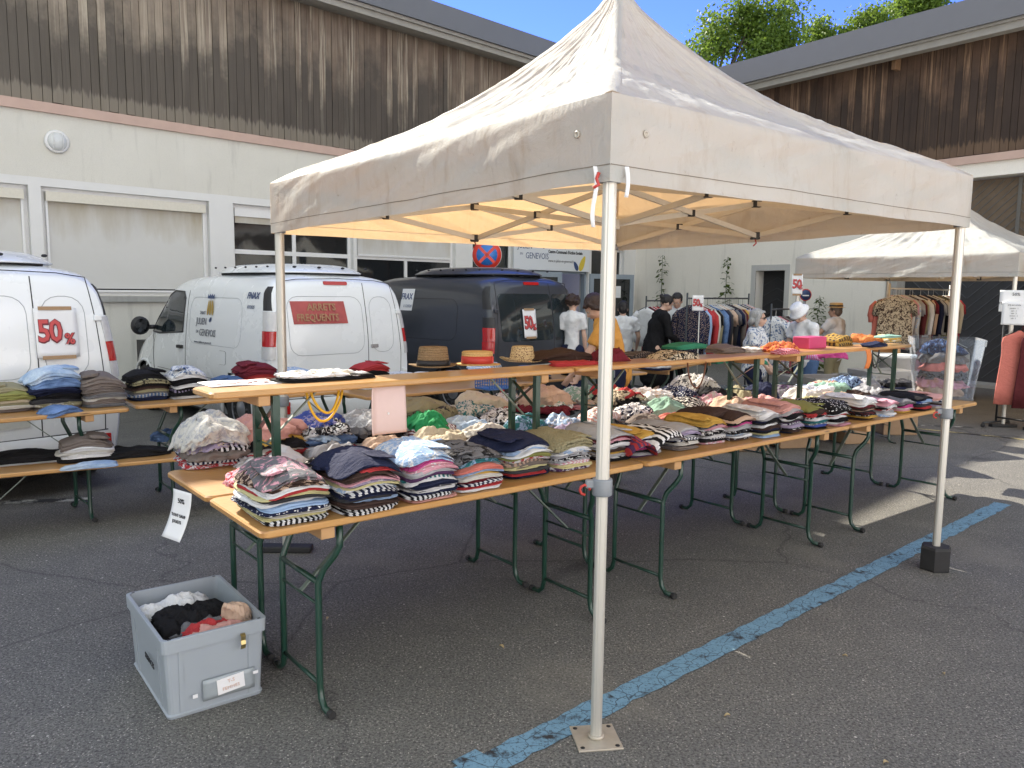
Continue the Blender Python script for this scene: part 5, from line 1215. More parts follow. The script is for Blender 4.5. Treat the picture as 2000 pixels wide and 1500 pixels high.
# front short side is local -x ; right = -y? build label pouch and latch there
def CM(x,y,z): # x right along the short front side, z up; on the -x face
    return Matrix.Translation((-.2985+.0*x,-x,z))@basis((0,0,0),(0,-1,0),(0,0,1),(-1,0,0))
def cf(x,z,o=0): return V((-.2885-.011*(z/.27)-o,-x,z))
def cfM(x,z,o): return basis(cf(x,z,o),(0,-1,0),(-.04,0,1),(-1,0,-.04))
b=MB(); b.grid(lambda u,v: cfM(.045,.085,.003)@V(((u-.5)*.20,(v-.5)*.085,.001*math.sin(u*9))),8,5); po=b.obj('label_pouch',plain('clear_pouch',(.30,.34,.36),.2),CR); solidify(po,.001)
b=MB(); b.box((0,0,0),(.105,.062,.002),cfM(.05,.088,.006)@Matrix.Rotation(R(5),4,'Z')); lab=b.obj('label_card',M_paper,CR)
M_fnt=plain('faded_pink_print',(.62,.45,.38),.6)
text('T-S',.02,M_fnt,CR,cfM(.05,.102,.0085)@Matrix.Rotation(R(5),4,'Z'),align='CENTER'); text('FEMMES',.018,M_fnt,CR,cfM(.05,.075,.0085)@Matrix.Rotation(R(5),4,'Z'),align='CENTER',sp=1.1)
b=MB(); b.box((0,0,0),(.02,.012,.003),cfM(.148,.105,.004)); b.box((0,0,0),(.018,.014,.003),cfM(-.085,.075,.004)); b.obj('torn_tape',M_paper,CR)
b=MB(); pts=[cf(.095,.285,.012),cf(.095,.28,.024),cf(.095,.26,.02),cf(.095,.245,.026),cf(.095,.225,.018)]
for a_,c_ in zip(pts,pts[1:]): b.seg(a_,c_,.018,.003,(1,0,0))
b.obj('latch',plain('brass_latch',(.45,.36,.16),.3,metal=.8),CR)
text('SERVICES',.035,M_black,CR,basis((-.02,.1975,.17),(-1,0,0),(0,.03,1)),sp=1.)
cm=CR.matrix_basis
def incrate(lx,ly_,z,w_,d_,spec,t,label,rz=0,cr=.8,tilt=(0,0)):
    _sd[0]+=1; b=gmesh(w_,d_,t,_sd[0],.03,1,cr,.4); o=b.obj('crumpled_garment',cloth(spec)); p=Matrix.Translation(cc)@Matrix.Rotation(cyaw+R(90),4,'Z')@V((lx,ly_,z+(.03 if z>.1 else .0))); o.location=p; o.rotation_euler=(tilt[0],tilt[1],cyaw+R(90)+rz); tag(o,label,'garment','clothes in the lower-left crate')
incrate(0,0,.05,.50,.33,'d',.15,'charcoal cloth filling the bottom of the grey-blue crate',0,.3)
incrate(.15,.02,.20,.20,.27,'W',.05,'white garment at the back of the grey-blue crate',.1,.7)
incrate(.02,.02,.205,.25,.29,'K',.05,'black garment in the middle of the grey-blue crate',.2,.8)
incrate(-.09,-.02,.21,.17,.28,'G',.035,'dark grey garment under the red one in the grey-blue crate',.3,.8)
incrate(-.14,-.03,.225,.10,.26,'R',.035,'red strip of cloth near the front of the grey-blue crate',.25,.6)
incrate(-.20,-.02,.225,.11,.26,'S',.035,'salmon garment along the front rim inside the grey-blue crate',.15,.7)
incrate(-.14,-.13,.25,.12,.08,'h',.05,'beige scrap of cloth in the right corner of the grey-blue crate',.5,.8)
# bins behind the shelf, right
SHORT={'clear bin of pink clothes behind first shelf legs':'pink clothes bin','clear bin with pale clothes behind second shelf legs':'pale clothes bin','orange-tagged clear bin between the grey crates':'orange-tagged bin','the big clear bin':'big clear bin at right'}
def binfill(T,L,W_,H,specs,lab,z0=.03,t=.07):
    M=T.matrix_basis if False else (Matrix.Translation(T.location)@T.rotation_euler.to_matrix().to_4x4()); z=z0; rnd=random.Random(len(lab)*7+int(L*100))
    for i,s in enumerate(specs):
        _sd[0]+=1; b=gmesh(L*.80*rnd.uniform(.85,1.0),W_*.80*rnd.uniform(.85,1.0),t,_sd[0],.02,1,.62+.15*(i%3),.3); o=b.obj('crumpled_garment',cloth(s)); p=M@V((rnd.uniform(-.02,.02)*L,rnd.uniform(-.02,.02),z)); o.location=p; o.rotation_euler=(0,0,T.rotation_euler.z+rnd.uniform(-.05,.05)); 
        tag(o,'%s cloth, %s up in the %s'%(cname(s),['lowest','second','third','fourth','fifth','sixth'][i],SHORT.get(lab,lab)),'garment','clothes inside the plastic bins'); z+=t*.92
BT=empty('trestle_box',(0,0,0)); bpy.data.objects.remove(BT)
p=at(1842,786,.40); byw=R(22)
q0=V((4.75,7.15,0))
M_brow=plain('brown_box_board',(.30,.20,.12),.8)
# big clear bin stands on an upturned crate beyond the table end
_l=at(1783,779,.78); _q=at(1912,786,.78); byw2=math.atan2(_q.y-_l.y,_q.x-_l.x); bL=(_q-_l).length*1.12; _n=V((-math.sin(byw2),math.cos(byw2),0)); qb=(_l+_q)/2+_n*.25
BB=crate(bL,.50,.50,M_clear,'big clear bin of mixed clothes beside the right tent pole',V((qb.x,qb.y,.782)),byw2,clear=True,cat='bin',group='clear plastic bins')
binfill(BB,bL*.9,.44,.5,['h','PS:x','GK:x','C','tG:x','NB:x'],'the big clear bin',.02,.075)
def put(px,py,dep): q=atd(px,py,dep); q.z=0; return q
for (px,dep,L,W_,H,lab,z) in ((1618,8.3,.60,.42,.42,'grey crate left of the orange-tagged clear bin',.36),(1725,8.9,.62,.42,.44,'grey crate right of the orange-tagged clear bin',.36),(1585,8.9,.56,.4,.42,'grey crate behind the two shelf legs',.30)):
    q=put(px,700,dep); 
    crate(L,W_,H,M_crateg,lab,q+V((0,0,z)),R(15),group='grey crates behind the tables')
    b=MB(); 
# trestle table carrying the crates
q=put(1610,760,8.5); q2=put(1790,760,9.0); 
T=copytree(TP); T.location=V((q.x-.75,q.y-.25,-.43+.0)); T.location.z=0; T.scale=(1.,1.,.44); T.rotation_euler=(0,0,R(15)); T['label']='low table behind the shelf carrying grey crates and clear bins'; T['group']='low stands for the crates'; T.name='low_table'
for (px,py,dep,L,W_,H,lab,sp,z) in ((1440,760,8.3,.66,.44,.40,'clear bin of pink clothes behind first shelf legs',['P','SP:x','h','CW:x','F'],.25),(1552,755,8.5,.5,.40,.42,'clear bin with pale clothes behind second shelf legs',['g','S','W','Gg'[0]],.25),(1668,745,8.75,.34,.34,.40,'orange-tagged clear bin between the grey crates',['t','w','G'],.36)):
    q=put(px,700,dep); Bn=crate(L,W_,H,M_clear,lab,q+V((0,0,z)),R(12),clear=True,cat='bin',group='clear plastic bins'); binfill(Bn,L,W_,H,sp,lab,.02,.07)
    b=MB(); b.box((0,-W_/2-.004,H*.72),(.09,.003,.08)); tg=b.obj('tag',plain('orange_tag',(.80,.20,.04),.6),Bn); text('VIDE',.03,M_black,Bn,basis((-.03,-W_/2-.007,H*.73),(1,0,0),(0,0,1)))
    b=MB(); b.box((0,0,z/2-.003),(L*.92,W_*.92,z-.012),bev=.01); o=b.obj('cardboard_box',M_brow); o.location=q; o.rotation_euler=(0,0,R(12)); tag(o,'brown cardboard box standing under the %s'%SHORT[lab],'box','boxes under the bins')
heapz=.25+.36
def heap3(px,py,dep,w_,d_,spec,t,label,cr=.9,rz=0,name='crumpled_garment',cat='garment',grp=None,bh=.05):
    _sd[0]+=1; b=gmesh(w_,d_,t,_sd[0],bh,1 if cr>=.5 else 2,cr,.5); o=b.obj(name,cloth(spec)); o.location=atd(px,py,dep); o.rotation_euler=(0,0,rz); tag(o,label,cat,grp); return o
heap3(1440,706,8.3,.55,.36,'F',.07,'green fleece heaped on top of the pink clothes bin')
heap3(1565,700,8.3,.40,.30,'LM:s',.06,'purple and pink striped cloth spilling from a grey crate')
heap3(1618,696,8.3,.34,.30,'M',.06,'magenta cloth on top of the grey crate')
# ------------------------------------------------------------------ hats on the shelf
def straw(name,c1,c2,sc_,bmp=.8,pat=None):
    g=NG(name); src=g.tc(); w1=g.wave(src,sc_,1.,'Z',1); v=g.vor(src,sc_*7); base=g.mix(c1,c2,g.ramp(v,[(.2,0),(.6,1)])); base=g.mix(base,tuple(x*.6 for x in c1),g.ramp(w1,[(.0,.6),(.3,0)]))
    if pat: base=g.mix(base,pat,g.ramp(g.vor(src,110),[(.30,1),(.38,0)]))
    g.set(base=base,rough=.75,spec=.2); g.bump(g.math('ADD',v,w1),bmp,.002); return g.m
M_str1=straw('brown_straw',(.17,.115,.06),(.26,.18,.10),24); M_str2=straw('golden_straw',(.52,.33,.12),(.62,.42,.18),26); M_str3=straw('woven_straw',(.50,.38,.20),(.58,.46,.26),20,.8,(.10,.03,.02))
def hat(px,py,z,label,mat,band,bandc,crown,brim,ch,curl=.0,pinch=0,taper=.9,yaw=0,bh=.03):
    p=at(px,py,z); T=empty('hat',p+V((0,.0,0)),yaw,label,'hat','straw hats on the shelf'); b=MB(); n=56
    def cr(r,zz,a,k):
        x=r*math.cos(a)*1.12; y=r*math.sin(a)*.94; return V((x,y,zz))
    prof_=[]
    for k in range(7): prof_.append((brim-(brim-crown)*k/6,lambda a,k=k:.004+curl*((6-k)/6)**2*(.55+.45*math.cos(2*a))))
    for k in range(1,6): f=k/5; prof_.append((crown*(1-(1-taper)*f),lambda a,f=f:.004+ch*f*.93))
    prof_.append((crown*taper*.95,lambda a:.004+ch*.985)); prof_.append((crown*taper*.82,lambda a:.004+ch+.0))
    for f in(.6,.35,.12): prof_.append((crown*taper*f,lambda a,f=f:.004+ch*(1-pinch*(1-f)*(.5+.5*math.cos(2*a+math.pi)))))
    vs=[];
    for r,zf in prof_:
        for k in range(n): a=2*math.pi*k/n; vs.append(cr(r,zf(a),a,0))
    m=len(prof_); vs.append(V((0,0,.004+ch*(1-pinch*.5)))); fs=[(j*n+k,(j+1)*n+k,(j+1)*n+(k+1)%n,j*n+(k+1)%n)[::-1] for j in range(m-1) for k in range(n)]+[((m-1)*n+k,(m-1)*n+(k+1)%n,m*n) for k in range(n)]
    b.add(vs,fs,True); o=b.obj('crown_and_brim',mat,T); solidify(o,.003)
    if band:
        b=MB(); vs=[]
        for zz,rr_ in((.008,1.02),(.008+bh,1.02-.02*bh/ch)):
            for k in range(n): a=2*math.pi*k/n; r=crown*rr_*(1-(1-taper)*(zz/ch)); vs.append(cr(r,zz,a,0))
        b.add(vs,[(k,(k+1)%n,n+(k+1)%n,n+k) for k in range(n)],True); o=b.obj('ribbon_band',bandc,T); solidify(o,.002)
        b=MB(); b.box((crown*1.0,-.035,.008+bh/2),(.012,.02,bh*.9),bev=.003); b.obj('ribbon_bow',bandc,T)
    return T
M_ribk=plain('black_ribbon',(.015,.015,.018),.6); M_ribr=plain('red_ribbon',(.50,.05,.04),.5)
hz=1.2165
hat(846,716,hz,'brown fedora with black band, left of the three hats on the shelf',M_str1,1,M_ribk,.081,.118,.105,.012,.16,.86,.3)
hat(932,712,hz,'flat straw boater with red ribbon, middle hat on the shelf',M_str2,1,M_ribr,.080,.118,.072,.0,.0,.97,.2,.042)
hat(1020,706,hz,'patterned woven straw hat with curled brim, right of the boater',M_str3,0,None,.074,.125,.088,.03,.0,.80,.6)
# ------------------------------------------------------------------ bags and cloths on the shelf
SGp='bags and cloths on the bench shelf'
def shelf(px,py,w_,d_,spec,t,label,cr=.3,dr=0,bh=.0,name='fabric_bag',z=hz,rz=0,cat='bag',droop=.0):
    return loose(px,py,z,w_,d_,byaw+rz,spec,t,label,cr,name,droop,bh,SGp,cat)
bw=shelf(650,744,.46,.20,'K',.018,'black side of the flat white and black bag with yellow handles on the shelf',.15)
bw.name='flat_bag'; bw['label']='flat white and black fabric bag with long yellow handles on the near shelf end'
_b=gmesh(.44,.185,.012,777,.0,1,.5,0.); o=_b.obj('white_panel',cloth('Wc:x')); o.parent=bw; o.location=(0,.0,.016)
def strapU(bag,p0,p1,depth,mat,r=.008,sw=0.,flat=True,name='handle',n=16,lean=0.):
    bpy.context.view_layer.update(); Mi=bag.matrix_world.inverted(); b=MB(); pts=[]
    for k in range(n+1):
        t=k/n; p=V(p0).lerp(V(p1),t); p.z-=depth*math.sin(math.pi*t)**.55; p.x+=sw*math.sin(math.pi*t); p.y-=lean*math.sin(math.pi*t)+.012; pts.append(Mi@p)
    for a_,c_ in zip(pts,pts[1:]): b.seg(a_,c_+(c_-a_)*.12,.003 if flat else r*2,r*2,(1,0,0)) if flat else None
    if not flat: b.tube(pts,r,8)
    return b.obj(name,mat,bag)
M_yst=plain('yellow_webbing',(.72,.42,.02),.6)
strapU(bw,at(598,752,1.205),at(672,746,1.205),.165,M_yst,.006,flat=False,lean=.03); strapU(bw,at(606,752,1.205),at(664,747,1.205),.125,M_yst,.006,flat=False,sw=.02,lean=.03)
# price sheet lying on the near shelf end and pale pink sheet hanging from the shelf
b=MB(); b.grid(lambda u,v: V(((u-.5)*.30,(v-.5)*.21,.0015+.002*math.sin(u*6))),10,6); o=b.obj('price_sheet',M_paper); o.location=at(468,748,hz+.001)+BV*.0; o.rotation_euler=(0,0,byaw+R(-2)); solidify(o,.0008); tag(o,'white sheet with faint pink 50% lying flat on the near end of the shelf','paper sheet')
text('50%',.15,plain('pale_red_print',(.72,.45,.42),.6),o,Matrix.Translation((.13,.01,.006))@Matrix.Rotation(R(180),4,'Z'),off=.004)
pk=at(755,748,1.20); b=MB()
b.grid(lambda u,v: V(((u-.5)*.19,-.012+.006*math.sin(v*3+u*2)-(.022 if u<.16 else 0)*(.16-u)/.16,-.235*v)),16,14); o=b.obj('hanging_sheet',plain('pale_pink_card',(.66,.52,.49),.6,var=.04)); o.location=pk; o.rotation_euler=(0,0,byaw); solidify(o,.002); tag(o,'blank pale pink sheet hanging down from the front of the shelf','paper sheet')
b=MB(); b.box((.0,-.016,-.14),(.010,.002,.010)); b.obj('tape_dot',M_paper,o)
shelf(1112,706,.42,.22,'n',.05,'long dark brown bag right of the patterned straw hat',.45)
shelf(1135,714,.34,.10,'R',.022,'folded red cloth under the long brown bag',.3,name='folded_cloth',cat='cloth')
shelf(1218,706,.22,.22,'r',.05,'crimson fabric bag drooping over the shelf behind the near pole',.7,droop=.8,bh=.05)
shelf(1262,698,.22,.14,'tK:s',.03,'brown and black striped clutch between the crimson and floral bags',.05)
shelf(1340,702,.36,.20,'cK:f',.04,'black and cream floral bag with brown handles under the green bag',.4,droop=.4,bh=.04)
fb=bpy.context.scene.objects[-1] if False else None
fbag=[x for x in col.objects if x.get('label','').startswith('black and cream floral bag')][0]
strapU(fbag,at(1342,708,1.20),at(1378,706,1.20),.16,plain('brown_leather',(.13,.045,.02),.45),.005,flat=False,lean=.02)
shelf(1356,682,.34,.16,'F',.035,'bright green cloth bag lying on the floral one',.15,z=hz+.045)
shelf(1438,690,.28,.18,'t',.045,'taupe fabric bag just right of the green one',.4)
shelf(1482,688,.20,.16,'w',.025,'off-white thin bag between taupe and orange ones',.4)
shelf(1545,688,.34,.18,'OR:x',.045,'orange and red printed cloth near the magenta box',.7,name='folded_cloth',cat='cloth',droop=.3,bh=.03)
shelf(1546,692,.24,.10,'PR:s',.03,'pink and red striped cloth in front of the orange print',.3,name='folded_cloth',cat='cloth')
b=MB(); b.box((0,.07,.045),(.25,.14,.09),bev=.006); o=b.obj('magenta_box',plain('magenta_leatherette',(.48,.045,.14),.45)); o.location=at(1597,681,hz); o.rotation_euler=(0,0,byaw); tag(o,'plain magenta box on the shelf','box')
shelf(1652,676,.28,.18,'nY:q',.075,'brown patchwork bag beside the magenta box',.3)
shelf(1712,670,.30,.20,'O',.05,'orange and peach cloth right of the patchwork bag',.6,name='folded_cloth',cat='cloth')
nb=shelf(1722,678,.26,.12,'N',.035,'navy pouch with a black strap hanging from the far shelf end',.2)
strapU(nb,at(1702,684,1.20),at(1716,683,1.20),.14,M_bracket,.006,flat=False,lean=.01)
b=MB(); b.grid(lambda u,v: V(((u-.5)*.07+.008*math.sin(v*4),-.01-.012*math.sin(v*3),-.15*v)),6,10); o=b.obj('hanging_cloth',cloth('O')); o.location=at(1692,682,1.21); o.rotation_euler=(0,0,byaw); solidify(o,.004); tag(o,'orange strip of cloth hanging below the shelf','cloth')
shelf(1748,668,.30,.16,'Yc:x',.05,'mustard and cream printed cloth at the far shelf end',.4,name='folded_cloth',cat='cloth')
shelf(1745,660,.34,.10,'e',.02,'thin mint cloth on top of the mustard print',.2,z=hz+.055,name='folded_cloth',cat='cloth')
# ------------------------------------------------------------------ paper notices
def notice(P0,M,w_,h_,lines,label,curl=.0,mats=None):
    T=bpy.data.objects.new('paper_notice',None); col.objects.link(T); T.matrix_world=M; tag(T,label,'notice')
    b=MB(); b.grid(lambda u,v: V(((u-.5)*w_+curl*.3*v*v*0,(.5-v)*h_,curl*v*v)),8,14,flip=True); o=b.obj('sheet',M_paper,T); solidify(o,.001)
    for s_,sz,y in lines: text(s_,sz,M_black,T,Matrix.Translation((0,y,.004+curl*max(0,(.5-y/h_))**2)),align='CENTER')
    return T
pn=at(372,985,.64); notice(None,basis(P0+TV*.86-TU*.022+V((-.0,.0,.655)),V((.88,-.46,-.16)),V((-.14,0.06,1))),.14,.20,[('50%',.030,.055),('TOUT SAUF',.020,-.005),('JOUETS',.020,-.03)],'white notice hanging off the left end of the second row tables',.06)
pp=V((6.24,9.86,0))
nf=V((-.0,-1,0)); 
def facing(p): n_=(CAM-p); n_.z=0; n_.normalize(); return basis(p,V((-n_.y,n_.x,0)),(0,0,1),n_)
p=atd(1984,588,9.55); notice(None,facing(p),.34,.26,[('50%',.05,.08),('TOUT SAUF JOUETS',.040,-.03)],'upper white notice taped between two poles at the right edge')
p=atd(1984,606,9.54); pq=atd(1980,605,9.54)
T_=notice(None,facing(atd(1980,612,9.52)),.25,.28,[('prix par article',.022,.1),('pantalon   2',.018,.06),('jupe   2',.018,.03),('robe   3',.018,0),('chemise   2',.018,-.03),('pull   2',.018,-.06)],'lower small printed price list taped to the poles at the right edge')
bpy.data.objects.remove(T_) if False else None
for px_,py_,lab in ((1363,592,'white 50% sheet on a stand in front of the coat rack'),(1557,556,'white 50% sheet taped to the left pole of the second tent')):
    dpt=10.8 if px_<1400 else 11.9; M_=facing(atd(px_,py_,dpt)); sign50(M_,.15 if px_<1400 else .155,.21 if px_<1400 else .30,lab,.6,tape=px_>1400)
b=MB(); q=atd(1366,608,10.85); b.tube([V((q.x,q.y,0)),V((q.x,q.y,q.z))],.008,8); b.lathe([(.12,0),(.12,.012),(.02,.02)],(q.x,q.y,0),16); tag(b.obj('sign_stand',M_alu),'thin metal stand holding the 50% sheet by the coat rack','stand')
p=at(1212,735,.9); notice(None,facing(atd(1215,735,7.7)),.10,.11,[],'small blank pale blue card behind the near pole, under the crimson bag')
# ------------------------------------------------------------------ traffic sign on its pole
sp=atd(951,498,13.6); T=empty('no_stopping_sign',(sp.x,sp.y,0),0,'round red and blue no stopping sign on a pole behind the dark van','road sign')
Mf=facing(V((0,0,0))+V((sp.x,sp.y,0))); Mf.translation=V((0,0,0)); Zs=sp.z
def at3(x,y,z): return Mf@V((x,y,z))
b=MB(); b.tube([(0,0,0),(0,0,Zs+.28)],.03,10); b.obj('pole',plain('grey_pole',(.3,.31,.32),.5),T)
Ms=Matrix.Translation((0,0,Zs))@Mf@Matrix.Translation((0,0,.04))
def disc(r,z,m,name,r0=0): b=MB(); b.lathe([(r,0),(r,.003),(r0,.003)],(0,0,0),40,M=Ms@Matrix.Translation((0,0,z))); return b.obj(name,m,T)
M_sred=plain('sign_face_red',(.60,.045,.03),.35); M_sblu=plain('sign_face_blue',(.03,.16,.50),.35)
disc(.255,0,M_whitep,'sign_rim'); disc(.248,.004,M_sred,'sign_border'); disc(.18,.008,M_sblu,'sign_face')
b=MB()
for s_ in(1,-1): b.seg(Ms@V((-.128,-.128*s_,.014)),Ms@V((.128,.128*s_,.014)),.05,.003,Ms.to_3x3()@V((0,0,1)))
b.obj('sign_cross',M_sred,T)
b=MB(); b.box((0,-.33,0),(.42,.10,.004),Ms,bev=.001); b.obj('plate',M_whitep,T); text('SAUF',.085,M_black,T,Ms@Matrix.Translation((-.19,-.332,.004)),off=.003); b=MB(); b.box((.13,-.33,.003),(.10,.085,.003),Ms); b.obj('disabled_badge',M_sblu,T)
b=MB()
for k in range(12): pass
wm=Ms@Matrix.Translation((.13,-.335,.006)); b.tube([wm@V((.012+.016*math.cos(a),-.012+.016*math.sin(a),0)) for a in [R(30-20*k) for k in range(12)]],.003,5); b.tube([wm@V(p_) for p_ in((-.006,.024,0),(-.004,.0,0),(.014,-.002,0),(.02,-.02,0))],.003,5); b.lathe([(.006,0),(.006,.002),(0,.002)],(0,0,0),10,M=wm@Matrix.Translation((-.006,.032,0))); b.obj('wheelchair_symbol',M_whitep,T)
# small round blue sign behind the white-hatted woman
q=atd(1572,576,13.2); T=empty('round_sign',(q.x,q.y,0),0,'small round dark blue sign with red ring behind the white bucket hat','road sign'); Zs=q.z; Ms=Matrix.Translation((0,0,Zs))@Mf@Matrix.Translation((0,0,.03))
b=MB(); b.tube([(0,0,0),(0,0,Zs+.05)],.025,8); b.obj('pole',plain('grey_pole',(.3,.31,.32),.5),T)
disc(.10,0,M_sred,'sign_border'); disc(.085,.004,M_navy,'sign_face'); b=MB(); b.box((0,-.01,.009),(.11,.02,.002),Ms); b.obj('sign_stripe',M_whitep,T)
# blue plastic basket under the table by the dark van
p=at(968,757,.785); T=empty('blue_basket',p,ky3,'blue perforated plastic basket on the table in front of the dark van','basket'); b=MB(); M_bbl=plain('blue_plastic',(.05,.14,.36),.45)
L_,W_,H_=.30,.2,.10
for k in range(12):
    x=-L_/2+L_*k/11
    for y in(-W_/2,W_/2): b.seg((x,y,0),(x,y,H_),.008,.004,(0,1,0))
for z in(0,.03,.06,.1):
    for y in(-W_/2,W_/2): b.seg((-L_/2,y,z),(L_/2,y,z),.006,.012 if z in(0,.1) else .006)
    for x in(-L_/2,L_/2): b.seg((x,-W_/2,z),(x,W_/2,z),.006,.012 if z in(0,.1) else .006)
b.box((0,0,.004),(L_,W_,.004)); b.obj('lattice',M_bbl,T)
# ------------------------------------------------------------------ hanging clothes on racks
def hanging(P,dirv,spec,label,Wd=.42,L=.72,th=.055,kind='coat',sleeve=True,group='clothes hanging on the rack',sl=.50,flare=1.15):
    """P: point on the rail; dirv: unit vector of the shoulder line"""
    _sd[0]+=1; S=_sd[0]*.77; rnd=random.Random(_sd[0]); T=bpy.data.objects.new('hanging_garment',None); col.objects.link(T)
    d=V(dirv).normalized(); nn=V((-d.y,d.x,0)); M=Matrix(((d.x,nn.x,0,P[0]),(d.y,nn.y,0,P[1]),(0,0,1,P[2]),(0,0,0,1))); T.matrix_world=M; tag(T,label,'garment',group)
    z0=-.10; b=MB(); N=36; rows=[(0,.05,.35),(.02,.09,.6),(.045,.18,.8),(.075,.32,1.),(.12,.455,1.05),(.17,.48,1.),(.30,.46,1.),(.5,.46*flare**.4,1.1),(.75,.46*flare**.8,1.2),(1.,.47*flare,1.3)]
    vs=[]
    for (t,hw,tk) in rows:
        z=z0-L*t if t>.12 else z0-.75*t
        for k in range(N):
            a=2*math.pi*k/N; x=hw*Wd*math.cos(a); f=1+.9*t*noise.noise(V((math.cos(a)*3.2+S,math.sin(a)*2,t*.6))); y=th*.5*tk*math.sin(a)*f+.02*t*noise.noise(V((x*14+S,t,0)))
            vs.append(V((x*(1+.08*t*noise.noise(V((S,t*2,a)))),y,z+.012*noise.noise(V((a*2,S,0)))*(t>.9))))
    n=len(rows); fs=[(j*N+k,j*N+(k+1)%N,(j+1)*N+(k+1)%N,(j+1)*N+k)[::-1] for j in range(n-1) for k in range(N)]+[tuple(range(N)),tuple((n-1)*N+k for k in reversed(range(N)))]
    b.add(vs,fs,True); b.obj('cloth_body',cloth(spec),T)
    if sleeve:
        for sg in(-1,1):
            b=MB(); p0=V((sg*Wd*.40,0,z0-.10)); b.tube([p0,p0+V((sg*.065,0,-.07)),p0+V((sg*.085,.01,-.2)),p0+V((sg*.075,.015,-sl*.75)),p0+V((sg*.07,.02,-sl))],[.05,.052,.048,.042,.038],10); o=b.obj('sleeve',cloth(spec),T)
    b=MB(); b.tube([(0,0,z0+.005),(0,0,-.02),(.012,0,.0),(.0,0,.012),(-.013,0,.0)],.0028,5); b.tube([(-Wd*.4,0,z0-.065),(0,0,z0+.005),(Wd*.4,0,z0-.065)],.006,5); b.obj('hanger',M_whhang if rnd.random()<.6 else M_bracket,T)
    return T
M_whhang=plain('white_hanger',(.6,.6,.58),.4); M_rackm=plain('dark_rack_steel',(.05,.055,.06),.4,metal=.5)
def rack(A,B,z,label,posts=True,mat=None,over=.08):
    A=V((A[0],A[1],0));B=V((B[0],B[1],0)); c=(A+B)/2; T=empty('clothes_rack',c,0,label,'clothes rack'); d=(B-A).normalized(); n_=V((-d.y,d.x,0)); a=A-c;b_=B-c; m=mat or M_rackm
    b=MB(); b.tube([a+V((0,0,z)),b_+V((0,0,z))],.013,8); b.obj('rail',m,T)
    for q in(a,b_):
        b=MB(); b.tube([q+V((0,0,.06)),q+V((0,0,z+over))],.013,8); b.tube([q+n_*.25+V((0,0,.06)),q-n_*.25+V((0,0,.06))],.013,8); b.obj('upright',m,T)
        for sg in(-1,1): b=MB(); b.lathe([(.025,-.01),(.03,0),(.025,.01)],q+n_*.25*sg+V((0,0,.03)),12,M=Matrix.Rotation(R(90),4,'X')); b.obj('castor',M_rubber,T)
    b=MB(); b.tube([a+V((0,0,.12)),b_+V((0,0,.12))],.011,8); b.obj('lower_bar',m,T)
    return T,A,B,d,n_
def fill(A,B,z,specs,where,Wd=.42,kinds=None,t0=.03,t1=.97,**k):
    A=V((A[0],A[1],0));B=V((B[0],B[1],0)); d=(B-A).normalized(); n_=V((-d.y,d.x,0)); N=len(specs)
    for i,s in enumerate(specs):
        _sd[0]+=1; rnd=random.Random(_sd[0]*3); p=A.lerp(B,t0+(t1-t0)*i/max(1,N-1)); a=rnd.uniform(-.22,.22); dv=n_*math.cos(a)+d*math.sin(a)
        q=A.lerp(B,0); nm=ORDI(i,N)
        hanging((p.x,p.y,z),dv,s,'%s garment hanging %s on %s'%(cname(s),nm,where),Wd*rnd.uniform(.9,1.08),rnd.uniform(.62,.86),rnd.uniform(.045,.07),group='clothes hanging on the racks',sl=rnd.choice([.22,.5,.52]),**k)
_o=['first','second','third','fourth','fifth','sixth','seventh','eighth','ninth','tenth','eleventh','twelfth','thirteenth','fourteenth','fifteenth','sixteenth','seventeenth','eighteenth','nineteenth','twentieth','twenty-first','twenty-second','twenty-third','twenty-fourth','twenty-fifth']
def ORDI(i,n): return _o[i]+' from left' if i<25 else 'last'
a=atd(1342,590,11.3); b_=atd(1462,590,13.0); rz1=1.56
rack(a,b_,rz1,'long coat rack against the grey wall, between two hollyhock stems')
fill(a,b_,rz1,['Nh:d','Nh:d','b','R','R','w','K','k','B:z','N','d','G','h','d','G','N','t','m','Y','h','b','N','r','B','C'],'the long coat rack')
a=atd(1262,592,13.2); b_=atd(1292,592,13.6)
rack(a,b_,1.50,'short rack behind the person in black, with red jacket'); fill(a,b_,1.50,['W','r','R','R','N'],'the short rack')
a=atd(1507,600,11.1); b_=atd(1548,600,11.6)
rack(a,b_,1.42,'small black rack between the grey-haired woman and the white hat'); fill(a,b_,1.42,['WB:i','WN:i','PR:s','t','n','G'],'the small black rack')
a=atd(1738,560,12.2); b_=atd(1856,560,13.4)
rack(a,b_,1.74,'shirt rack under the second tent in front of the dark gate',mat=M_alu)
fill(a,b_,1.74,['C','hK:x','w','P','wb:x','g','m','k','W','K','h','r','N','g','d','w','K','o','h','N','c','R'],'the shirt rack under the tent',t0=.06)
hanging((a.x+.05,a.y-.12,1.74),V((1,-.15,0)),'cn:f','tan and brown floral short-sleeved shirt facing out at the left end of the shirt rack',.50,.74,.06,sl=.22,group='clothes hanging on the racks')
hanging((a.x+.04,a.y-.03,1.72),V((1,-.1,0)),'C','coral shirt hanging just behind the floral shirt on the rack end',.56,.76,.06,sl=.3,group='clothes hanging on the racks')
a=atd(1822,690,12.6); b_=atd(1868,690,12.9)
fill(V((a.x,a.y,0)),V((b_.x,b_.y,0)),.98,['P','K','W','r','w','d'],'the low rail by the gate'); rack(a,b_,.98,'low rail of shirts beneath the shirt rack by the gate',over=.0)
a=atd(1960,640,9.9); b_=atd(2090,640,9.2)
rack(a,b_,1.32,'rack with the long pink dress cut by the right edge')
hanging((atd(1992,640,9.75).x,atd(1992,640,9.75).y,1.32),V((1,-.2,0)),'C','long plain coral pink dress at the right edge under the price list',.40,.92,.06,sleeve=False,flare=1.25,group='clothes hanging on the racks')
